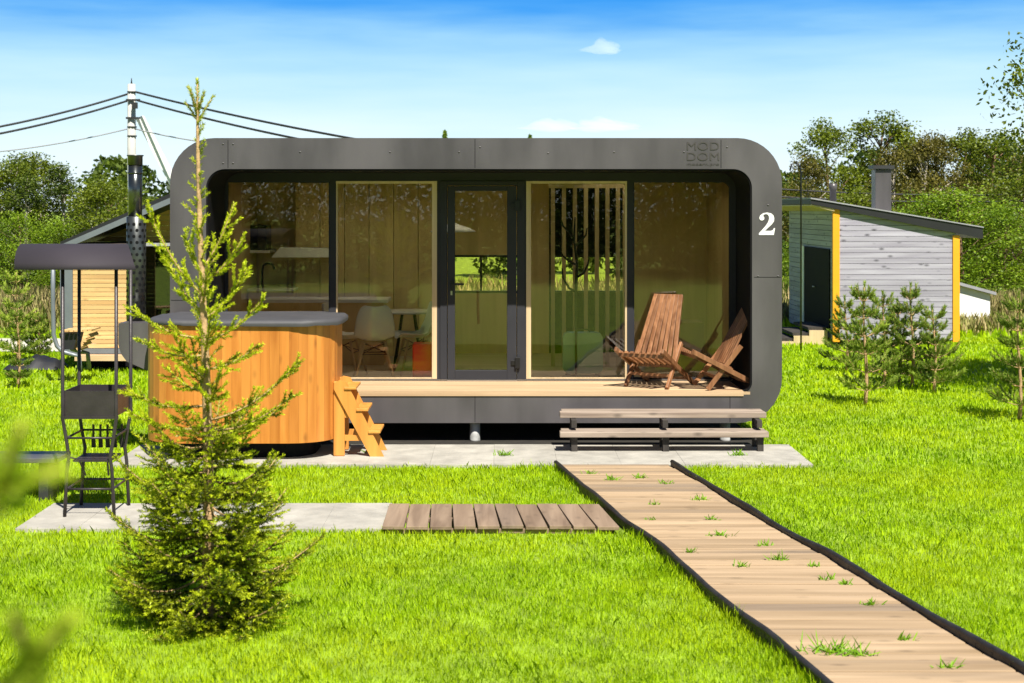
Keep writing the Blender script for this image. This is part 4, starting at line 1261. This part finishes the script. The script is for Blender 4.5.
def pine_sapling(loc, H, wid, label, seed, dens=1., lean=0., light=.5):
    global rng
    keep = rng; rng = np.random.default_rng(seed)
    t = empty('pine_sapling', loc, label, 'tree', 'young pines on the lawn')
    base = np.array(loc)
    ax = lambda z: base + np.array([lean * z / H + .02 * math.sin(z * 4), .015 * math.sin(z * 5 + seed), z])
    zs = np.linspace(0, H, 10)
    br = MB().tube([ax(z) for z in zs], [.022 * (1 - z / H) * (H / 1.5) + .006 for z in zs], 8)
    nd = Needles()
    whorls = np.linspace(.12, .88, 6)
    for wi, f in enumerate(whorls):
        k = rng.integers(4, 7)
        for j in range(k):
            a = 2 * PI * j / k + rng.uniform(-.4, .4) + wi
            Lb = wid * (1.05 - .75 * f) * rng.uniform(.7, 1.15)
            o = ax(H * f); hd = np.array([math.cos(a), math.sin(a), 0])
            up = .25 + .75 * f
            pts = np.array([o + hd * Lb * s_ + np.array([0, 0, Lb * (up * s_ * s_ + .12 * s_)]) for s_ in np.linspace(0, 1, 6)])
            br.tube([Vector(p) for p in pts], [.006, .0055, .005, .0045, .004, .003], 5)
            y0 = light * rng.uniform(.6, 1.2)
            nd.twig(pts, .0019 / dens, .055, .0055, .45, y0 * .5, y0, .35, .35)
            for s_ in (.4, .6, .78):
                p = pts[int(s_ * 5)]
                for sd in (-1, 1):
                    sdv = np.array([-math.sin(a), math.cos(a), 0]) * sd
                    l2 = Lb * .42 * rng.uniform(.6, 1.1)
                    q = np.array([p, p + (hd * .6 + sdv * .7) * l2 * .6, p + (hd * .7 + sdv * .7 + np.array([0, 0, .5])) * l2])
                    br.tube([Vector(v) for v in q], .003, 4)
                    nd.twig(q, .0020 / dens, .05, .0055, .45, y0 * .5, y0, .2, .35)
    nd.twig(np.array([ax(H * .78), ax(H), ax(H) + np.array([0, 0, .06])]), .0014, .05, .0048, .4, light * .6, light * 1.1, 0, .2)
    br.build('trunk', M['bark_young'], t)
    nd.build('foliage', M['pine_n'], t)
    rng = keep
    return t
def gy(py): return FOC * EYE / (py - HY)
def pine_at(px, pb, ptop, wpx, label, seed, light=.55, **k):
    Y = gy(pb)
    H = (pb - ptop) / FOC * Y
    return pine_sapling((gx(px, Y), Y, 0), H, wpx / FOC * Y, label, seed, light=light, **k)
pine_at(865, 405, 287, 36, 'tall young pine with bare lower trunk, standing foremost before the grey cabin', 11, .75)
pine_at(884, 387, 296, 30, 'bushy young pine between the foremost pine and the cabin wall', 12, .4)
pine_at(912, 388, 288, 34, 'young pine with a tall leader in front of the cabin wall middle', 13, .45)
pine_at(934, 393, 310, 30, 'shorter young pine with a slim tufted top near the yellow corner', 14, .5)
pine_at(899, 384, 305, 28, 'dense low young pine filling the middle of the pine group', 15, .3)
pine_at(846, 372, 300, 26, 'young pine close to the cabin steps and yellow corner board', 16, .45)
pine_at(1019, 420, 298, 40, 'young pine standing alone past the pine group, cut by the picture edge', 17, .5)
pine_at(18, 388, 308, 15, 'small dark young pine on the lawn before the pale road', 18, .35)
pine_at(17, 362, 272, 26, 'taller light green young pine by the pale road', 19, 1.0)
pine_at(38, 360, 316, 16, 'little young pine beside the black tarp heap', 20, .4)

# soft near tree at the photographer's side
def near_spruce():
    t = empty('near_spruce', (-.52, 1.2, 0), 'blurred light green spruce shoots close to the camera', 'tree')
    br = MB().tube([(-.52, 1.2, 0), (-.50, 1.18, 1.2), (-.47, 1.15, 2.1)], [.03, .02, .008], 8)
    nd = Needles()
    def shoot(p, q, t0=.4, t1=.9, L=.014):
        p, q = np.array(p), np.array(q)
        br.tube([Vector(p), Vector(q)], [.0022, .0014], 5)
        nd.twig(np.array([p, (p + q) / 2 + np.array([0, 0, .002]), q]), .00035, L, .0026, .5, t0, t1)
    P = lambda px, py, Y: tuple(at(px, py, Y))
    shoot(P(-60, 560, 1.15), P(0, 490, 1.1)); shoot(P(0, 490, 1.1), P(22, 425, 1.08), .5, 1.)
    shoot(P(0, 490, 1.1), P(60, 470, 1.1), .6, .9); shoot(P(-20, 520, 1.1), P(20, 500, 1.12), .3, .6)
    shoot(P(-40, 470, 1.1), P(10, 455, 1.14), .3, .7)
    shoot(P(-30, 720, 1.05), P(30, 665, 1.02), .3, .6); shoot(P(30, 665, 1.02), P(12, 615, 1.0), .2, .5)
    shoot(P(30, 665, 1.02), P(72, 620, 1.0), .4, .7); shoot(P(0, 700, 1.04), P(40, 700, 1.04), .3, .5)
    shoot(P(30, 730, 1.02), P(36, 660, 1.02), .3, .6, .018)
    br.build('trunk', M['bark_young'], t)
    nd.build('foliage', M['near_n'], t)
near_spruce()

# ------------------------------------------------------------------ broadleaf trees
def tree_meshes(seed, H=5., Rr=1.5, z0=1.0, nclump=46, nleaf=6000, leaf=.11, droop=0., gap=.35, bark='birch_bark', lm='leaf_a', shape=1.):
    """returns (trunk builder, leaf faces, leaf tints)"""
    r = np.random.default_rng(seed)
    global rng
    rng = r
    tr = MB()
    bend = r.uniform(-.2, .2, 2)
    ax = lambda f: np.array([bend[0] * f * f * 2, bend[1] * f * f * 2, f * H * .93])
    fs_ = np.linspace(0, 1, 9)
    tr.tube([ax(f) for f in fs_], [.085 * (H / 5) * (1 - f) ** .8 + .012 for f in fs_], 8)
    cl = []
    for i in range(nclump):
        f = r.uniform(0, 1)
        z = z0 + (H - z0) * f
        rad = Rr * (math.sin(PI * min(1, (f * .86 + .14)) ** shape) ** .7) * r.uniform(.25, 1.0) ** .6
        a = r.uniform(0, 2 * PI)
        c = ax(min(1, z / H)) * np.array([1, 1, 0]) + np.array([rad * math.cos(a), rad * math.sin(a), z])
        cl.append((c, r.uniform(.5, 1.15), r.uniform(0, 1)))
        fb = max(.08, (z - rad * .9 * r.uniform(.6, 1.1)) / H)
        p = ax(min(.95, fb)); m_ = (p + c) / 2 + np.array([0, 0, .1 * rad])
        tr.tube([Vector(p), Vector(m_), Vector(c)], [.022 * H / 5, .014 * H / 5, .006 * H / 5], 5)
    F, T = [], []
    for c, s_, tn in cl:
        n = int(nleaf / nclump * s_)
        off = np.clip(r.normal(0, 1, (n, 3)), -1.7, 1.7) * np.array([.30, .30, .22]) * s_ * Rr * gap / .35 * .72
        off[:, 2] -= droop * np.abs(r.normal(0, .5, n)) * .8
        F.append(leaf_faces(c + off, leaf * r.uniform(.7, 1.3, n), leaf * .6 * r.uniform(.7, 1.2, n)))
        T.append(np.clip(.25 + .5 * tn + r.normal(0, .16, n), 0, 1))
    return tr, np.concatenate(F), np.concatenate(T)

PROTO = {}
def proto_tree(key, bark, lm, **kw):
    global rng
    keep = rng
    tr, Fc, Tn = tree_meshes(**kw)
    rng = keep
    t = empty('broadleaf_tree', (0, 0, 0))
    tr.build('trunk', M[bark], t)
    poly_soup('crown', Fc, 4, Tn, M[lm], t)
    for ch in t.children:
        ch.location = ch.location
    PROTO[key] = [t, kw.get('H', 5.), False]
def put_tree(key, px, ptop, Y, wscale, label, group, rz=0., dz=0., cat='tree'):
    t, H, used = PROTO[key]
    if not used:
        o = t; PROTO[key][2] = True
    else:
        o = t.copy(); COL.objects.link(o)
        for ch in t.children:
            c = ch.copy(); COL.objects.link(c); c.parent = o
    h = gz(ptop, Y)
    o.location = (gx(px, Y), Y, dz); o.rotation_euler.z = rz
    o.scale = (wscale, wscale, h / H * 1.0)
    return tag(o, label, cat, group)
proto_tree('birch', 'birch_bark', 'leaf_a', seed=31, H=5, Rr=1.1, z0=.9, nclump=54, nleaf=13000, leaf=.082, droop=.25)
proto_tree('birch_slim', 'birch_bark', 'leaf_d', seed=32, H=5, Rr=.85, z0=.6, nclump=50, nleaf=12000, leaf=.082, droop=.3)
proto_tree('round', 'bark', 'leaf_a', seed=33, H=5, Rr=1.7, z0=.7, nclump=60, nleaf=15000, leaf=.088)
proto_tree('olive', 'birch_bark', 'leaf_b', seed=34, H=5, Rr=1.3, z0=1.5, nclump=56, nleaf=12500, leaf=.086, droop=.25, gap=.32)
proto_tree('willow', 'bark', 'leaf_c', seed=35, H=5, Rr=1.8, z0=.4, nclump=64, nleaf=16000, leaf=.088, droop=.5)
proto_tree('tall', 'bark', 'leaf_a', seed=36, H=5, Rr=1.35, z0=.9, nclump=52, nleaf=14500, leaf=.088, gap=.29)
GL, GR_ = 'trees behind the pale road', 'trees behind the grey cabin'
for i, a in enumerate([
    ('birch', 6, 166, 40, 1.0, 'slim birch at the very edge of the picture behind the road'),
    ('birch_slim', 27, 176, 39, .9, 'lower dark birch second from the picture edge behind the road'),
    ('birch', 47, 158, 41, 1.1, 'tallest birch of the group behind the pale road'),
    ('birch_slim', 66, 164, 40, .95, 'narrow dark birch rising just above the grill canopy'),
    ('birch', 84, 186, 38.5, .95, 'low yellowish birch behind the grill canopy'),
    ('round', 108, 180, 42, .85, 'round bright green tree behind the timber cabin roof'),
    ('round', -18, 172, 41, .9, 'broad tree cut by the picture edge behind the road'),
    ('willow', 22, 215, 37.5, .6, 'low bushy willow under the birches by the road'),
    ('willow', 60, 222, 37.8, .6, 'low bushy willow behind the garden seat'),
    ('round', 150, 200, 43, .8, 'low round tree between the flue and the house'),
]): put_tree(*a, GL, rz=i * 1.9)
for i, a in enumerate([
    ('tall', 832, 124, 44, 1.0, 'tall dark tree with ragged top nearest the modular house'),
    ('tall', 872, 117, 45, 1.25, 'tallest dark tree behind the cabin chimney'),
    ('olive', 920, 141, 43, .95, 'sparse olive tree with pale trunk behind the cabin roof'),
    ('olive', 948, 138, 44, .9, 'olive brown tree with two pale stems past the chimney'),
    ('tall', 985, 135, 44, 1.25, 'broad dark tree above the low end of the cabin roof'),
    ('olive', 895, 150, 42, .8, 'thin olive tree close beside the cabin chimney'),
    ('olive', 815, 160, 41, .8, 'small olive tree between house frame and cabin roof'),
    ('willow', 925, 196, 38, .85, 'bright green willow directly behind the cabin roof edge'),
    ('willow', 962, 192, 37, .9, 'bright green drooping willow above the white shed'),
    ('willow', 1003, 205, 38, .9, 'dark bushy willow past the white shed'),
    ('round', 1030, 170, 40, 1.0, 'rounded green tree at the picture edge behind the lone pine'),
    ('willow', 806, 240, 39, .55, 'low bright shrub between house frame and cabin door'),
    ('olive', 1010, 158, 42, .8, 'thin olive tree next to the picture edge'),
    ('round', 860, 190, 40, .9, 'low round tree hidden by the cabin roof'),
    ('tall', 908, 139, 46, 1.1, 'dark tree just past the chimney, behind the thin olive tree'),
    ('tall', 958, 133, 46.5, 1.15, 'high dark crown behind the olive tree with two pale stems'),
    ('round', 1002, 143, 46, 1.0, 'full round dark tree behind the broad dark tree by the picture edge'),
]): put_tree(*a, GR_, rz=i * 2.3)
# near birch hanging in at the upper corner
proto_tree('near_birch', 'birch_bark', 'leaf_a', seed=41, H=5.5, Rr=2.3, z0=2.7, nclump=190, nleaf=34000, leaf=.07, droop=.22, gap=.17)
t_, H_, _ = PROTO['near_birch']; t_.location = (8.55, 19.6, 0)
tag(t_, 'leafy birch hanging into the upper corner of the picture', 'tree'); t_.name = 'birch_tree'
# spruce tips over the roof
for px, ptop, lab in ((445, 131, 'tiny spruce top peeking over the house roof, higher one'), (530, 135, 'tiny spruce top peeking over the house roof, lower one')):
    Y = 52.0; x = gx(px, Y); H = gz(ptop, Y)
    t = empty('distant_spruce', (x, Y, 0), lab, 'tree', 'distant spruces behind the house')
    MB().tube([(x, Y, 0), (x, Y, H)], [.09, .012], 6).build('trunk', M['bark'], t)
    n = 1600
    f = rng.uniform(.1, 1, n) ** .8; a = rng.uniform(0, 2 * PI, n); rad = (1.02 - f) * 1.0 * rng.uniform(.2, 1, n) ** .6
    c = np.stack([x + rad * np.cos(a), Y + rad * np.sin(a), f * H - .2 * rad], 1)
    poly_soup('crown', leaf_faces(c, .16, .07), 4, rng.uniform(0, .5, n), M['pine_n'], t)

# far woods, ahead and behind the camera (the latter is what the windows mirror)
def woods(name, x0, x1, ya, yb, hfun, n, size, m, seed, gap=1.6):
    global rng
    rng = np.random.default_rng(seed)
    nb_ = int((x1 - x0) / gap)
    F, T = [], []
    for i in range(nb_):
        cx_, cy_ = rng.uniform(x0, x1), rng.uniform(ya, yb)
        h = hfun(cx_) * rng.uniform(.7, 1.05); w = h * rng.uniform(.22, .38)
        k = int(n / nb_)
        f = rng.uniform(0, 1, k); a = rng.uniform(0, 2 * PI, k)
        rad = w * np.sin(PI * np.clip(f * .85 + .12, 0, 1)) ** .6 * rng.uniform(.5, 1.05, k)
        lump = 1 + .25 * np.sin(a * 3 + f * 9 + i)
        c = np.stack([cx_ + rad * lump * np.cos(a), cy_ + rad * lump * np.sin(a), f * h + .1], 1)
        F.append(leaf_faces(c, size * rng.uniform(.7, 1.3, k), size * .6))
        T.append(np.clip(rng.uniform(.1, .8) + rng.normal(0, .15, k), 0, 1))
    return tag(poly_soup(name, np.concatenate(F), 4, np.concatenate(T), m), kind='stuff')
o = woods('woods', -46, 46, 50, 60, lambda x: 4.3 if abs(x) < 8 else 4.6, 60000, .26, M['leaf_d'], 51)
tag(o, 'far dark green woods behind the meadow', 'woods')
o = woods('rear_woods', -30, 30, -30, -20, lambda x: 8.5, 190000, .2, M['leaf_a'], 52, .3)
tag(o, 'woods across the lawn mirrored in the house windows', 'woods')
rng = np.random.default_rng(99)

# ------------------------------------------------------------------ lawn, meadow, weeds
def inside(x, y):
    bad = np.zeros(len(x), bool)
    for (a, b_, c_, d_) in (SL1, SL2, (HX0 - .1, HX1 - .25, 15.5, 20.7), (CX0, CX1, CY0, CY1), (5.0, 5.95, 27.6, 29.)):
        bad |= (x > a + .015) & (x < b_ - .015) & (y > c_ + .015) & (y < d_ - .015)
    l = .50 + (14.32 - y) * .172; r_ = 1.60 + (14.32 - y) * .174
    bad |= (x > l - .0) & (x < r_ + .0) & (y < 14.43)
    bad |= (x > -.90) & (x < l) & (y > 11.46) & (y < 12.36)
    bad |= (y > 26.15) & (y < 29.1) & (x < -6.7)
    bad |= (x > lx(78)) & (x < lx(290)) & (y > LY + .1) & (y < LY + 3.5)
    return bad
def blades(y0, y1, dens, h, w, segs):
    ymid = (y0 + y1) / 2
    hw = lambda y: y * .375 + .9
    area = (y1 - y0) * 2 * hw(ymid)
    n = int(area * dens)
    y = rng.uniform(y0, y1, int(n * 1.25)); x = rng.uniform(-hw(y1), hw(y1), len(y))
    ok = np.abs(x) < hw(y); x, y = x[ok], y[ok]
    ok = ~inside(x, y); x, y = x[ok], y[ok]
    # uneven lawn: clumps and thin spots
    cl = np.sin(x * 3.1 + np.sin(y * 2.3)) * np.sin(y * 2.7 + np.sin(x * 1.9)) * .5 + .5
    cl2 = np.sin(x * 9.1 + 3 * np.sin(y * 1.3)) * np.sin(y * 8.3 + 2 * np.sin(x * 2.2)) * .5 + .5
    keep = rng.uniform(0, 1, len(x)) < .62 + .38 * cl2
    x, y, cl, cl2 = x[keep], y[keep], cl[keep], cl2[keep]
    n = len(x)
    hh = h * rng.lognormal(0, .32, n) * (.75 + .35 * cl + .25 * cl2)
    # taller fringe along the boardwalk edging
    l = .50 + (14.32 - y) * .172; r_ = 1.60 + (14.32 - y) * .174
    near = 1.8 * np.exp(-np.abs(l - x) / .16) * (.35 + .65 * (np.sin(y * 2.1) * np.sin(y * 3.7 + 1) > -.1)) + .5 * np.exp(-np.abs(x - r_) / .10)
    hh *= 1 + np.where(y < 14.4, near, 0) * rng.uniform(0, 1, n)
    a = rng.uniform(0, 2 * PI, n); lean = rng.uniform(.05, .65, n) * hh
    d = np.stack([np.cos(a), np.sin(a), np.zeros(n)], 1)
    s = np.stack([-np.sin(a + rng.normal(0, .6, n)), np.cos(a), np.zeros(n)], 1)
    ww = (w * rng.uniform(.7, 1.3, n))[:, None]
    b0 = np.stack([x, y, np.zeros(n)], 1)
    tip = b0 + d * lean[:, None]; tip[:, 2] = hh
    tint = np.clip(.52 + .30 * (cl - .5) - .22 * (np.sin(x * 1.3 + 2 * np.sin(y * .9)) * np.sin(y * 1.1 + x) > .35) + rng.normal(0, .24, n), 0, 1)
    if segs == 2:
        mid = b0 + d * (lean * .32)[:, None]; mid[:, 2] = hh * .58
        V = np.stack([b0 - s * ww * .5, b0 + s * ww * .5, mid + s * ww * .42, tip, mid - s * ww * .42], 1)
        return V, tint
    m = b0 + d * (lean * .4)[:, None]; m[:, 2] = hh * .6
    V = np.stack([b0 - s * ww * .5, b0 + s * ww * .5, m + s * ww * .4, tip, m - s * ww * .4], 1)
    return V, tint
parts = [blades(6.6, 10.5, 6400, .027, .0043, 2), blades(10.5, 14.5, 3300, .029, .0068, 2), blades(14.5, 20, 1300, .034, .012, 2), blades(20, 29, 480, .040, .026, 2), blades(29, 40, 150, .10, .05, 2)]
o = poly_soup('lawn_grass', np.concatenate([p[0] for p in parts]), 5, np.concatenate([p[1] for p in parts]), M['grass'])
tag(o, 'bright green mown lawn grass around the house and paths', 'grass', kind='stuff')
# tan meadow grass in front of the trees
def meadow(x0, x1, y0, y1, n, h):
    x = rng.uniform(x0, x1, n); y = rng.uniform(y0, y1, n)
    ok = ~inside(x, y); x, y = x[ok], y[ok]; n = len(x)
    hh = h * rng.uniform(.5, 1.15, n); a = rng.uniform(0, 2 * PI, n)
    d = np.stack([np.cos(a), np.sin(a), np.zeros(n)], 1); s = np.stack([-np.sin(a), np.cos(a), np.zeros(n)], 1)
    b0 = np.stack([x, y, np.zeros(n)], 1); tip = b0 + d * (hh * .3)[:, None]; tip[:, 2] = hh
    m = b0 + d * (hh * .1)[:, None]; m[:, 2] = hh * .6
    w = .03
    return np.stack([b0 - s * w * .5, b0 + s * w * .5, m + s * w * .4, tip, m - s * w * .4], 1), np.clip(rng.normal(.55, .25, n), 0, 1)
ms = [meadow(-15, -6.5, 30.0, 37, 9000, .62), meadow(8.3, 17, 29.6, 31.4, 5000, .34), meadow(10.4, 17, 31.5, 36.5, 7000, .58), meadow(-6.5, 9, 34, 44, 5000, .6), meadow(4.2, 6.3, 31.8, 36, 1800, .5)]
o = poly_soup('meadow_grass', np.concatenate([p[0] for p in ms]), 5, np.concatenate([p[1] for p in ms]), M['meadow'])
tag(o, 'tall tan meadow grass in front of the trees', 'grass', kind='stuff')
# weeds on the boardwalk and slab
WG = 'weeds growing through boardwalk and slab'
wspots = [(720, 536, 1.), (690, 552, .5), (765, 546, .6), (742, 566, .5), (780, 560, 1.), (825, 580, .6), (870, 604, .7), (846, 584, .4), (812, 566, .4), (640, 478, .7), (668, 484, .7), (712, 520, .5), (830, 652, 2.2), (860, 655, 1.2), (948, 668, .8), (700, 500, .7), (655, 505, .4), (612, 480, .8), (505, 455, 1.2), (372, 452, 1.0), (738, 455, 1.1), (650, 520, .4), (905, 640, .5), (590, 474, .6)]
for i, (px, py, s_) in enumerate(wspots):
    Y = FOC * (EYE - .04) / (py - HY); x = gx(px, Y)
    n = int(26 * s_) + 8
    a = rng.uniform(0, 2 * PI, n); l_ = rng.uniform(.025, .075, n) * (.7 + .5 * s_)
    sp_ = rng.uniform(0, .05 * s_ + .012, n); a2 = rng.uniform(0, 2 * PI, n)
    b0 = np.stack([x + sp_ * 1.6 * np.cos(a2), Y + sp_ * .5 * np.sin(a2), np.full(n, .036)], 1)
    el = rng.uniform(.25, 1.2, n)
    d = np.stack([np.cos(a) * np.cos(el), np.sin(a) * np.cos(el), np.sin(el)], 1)
    Fc = needle_faces(b0, d, l_, .009)
    where = 'slab' if py < 458 else 'boardwalk'
    lab = 'small green weed tuft sprouting between boardwalk planks'
    if where == 'slab': lab = 'small green weed tuft at the edge of the long concrete slab'
    if s_ > 2: lab = 'largest bright weed tuft on the near planks of the boardwalk'
    tag(poly_soup('weed_tuft', Fc, 5, rng.uniform(.2, 1, n), M['weed']), lab, 'weed', WG)

# ------------------------------------------------------------------ clouds
def cloudmat():
    m = bpy.data.materials.new('cloud_vapour'); m.use_nodes = True
    nt = m.node_tree; nt.nodes.remove(nt.nodes['Principled BSDF'])
    v = nt.nodes.new('ShaderNodeVolumePrincipled')
    v.inputs['Color'].default_value = (1, 1, 1, 1); v.inputs['Density'].default_value = .011
    nt.links.new(v.outputs[0], nt.nodes['Material Output'].inputs['Volume'])
    return m
CM = cloudmat()
def cloud(px, py, wpx, hpx, label, seed):
    r = random.Random(seed); Y = 2400.
    c = at(px, py, Y); w, h = wpx / FOC * Y, hpx / FOC * Y
    b = MB()
    vs, fs = [], []
    nu, nv = 28, 14
    for i in range(1, nv):
        th = PI * i / nv
        for k in range(nu):
            a = 2 * PI * k / nu
            x = math.sin(th) * math.cos(a); y = math.sin(th) * math.sin(a); z = math.cos(th)
            l = 1 + .16 * math.sin(a * 3 + seed) * math.sin(th * 2 + 1) + .10 * math.sin(5 * x + 3 * z * seed) + .08 * math.sin(9 * z + 4 * x)
            zz = z * l * h / 2 * (1 if z > 0 else .45) * (1 + .35 * math.sin(x * 2.2 + seed))
            vs.append((c.x + x * l * w / 2, c.y + y * l * w / 3, c.z + zz))
    for i in range(nv - 2):
        for k in range(nu):
            k2 = (k + 1) % nu
            fs.append((i * nu + k, (i + 1) * nu + k, (i + 1) * nu + k2, i * nu + k2))
    fs.append(tuple(range(nu))); fs.append(tuple(reversed(range((nv - 2) * nu, (nv - 1) * nu))))
    b.add(vs, fs, .5, True)
    return tag(b.build('cloud', CM), label, 'cloud', 'small clouds over the house')
cloud(603, 50, 40, 16, 'small puffy white cloud alone high above the house', 1)
cloud(552, 128, 56, 14, 'low flat white cloud just above the roof, over the door', 2)
cloud(608, 128, 66, 16, 'low flat white cloud just above the roof, wider one', 3)
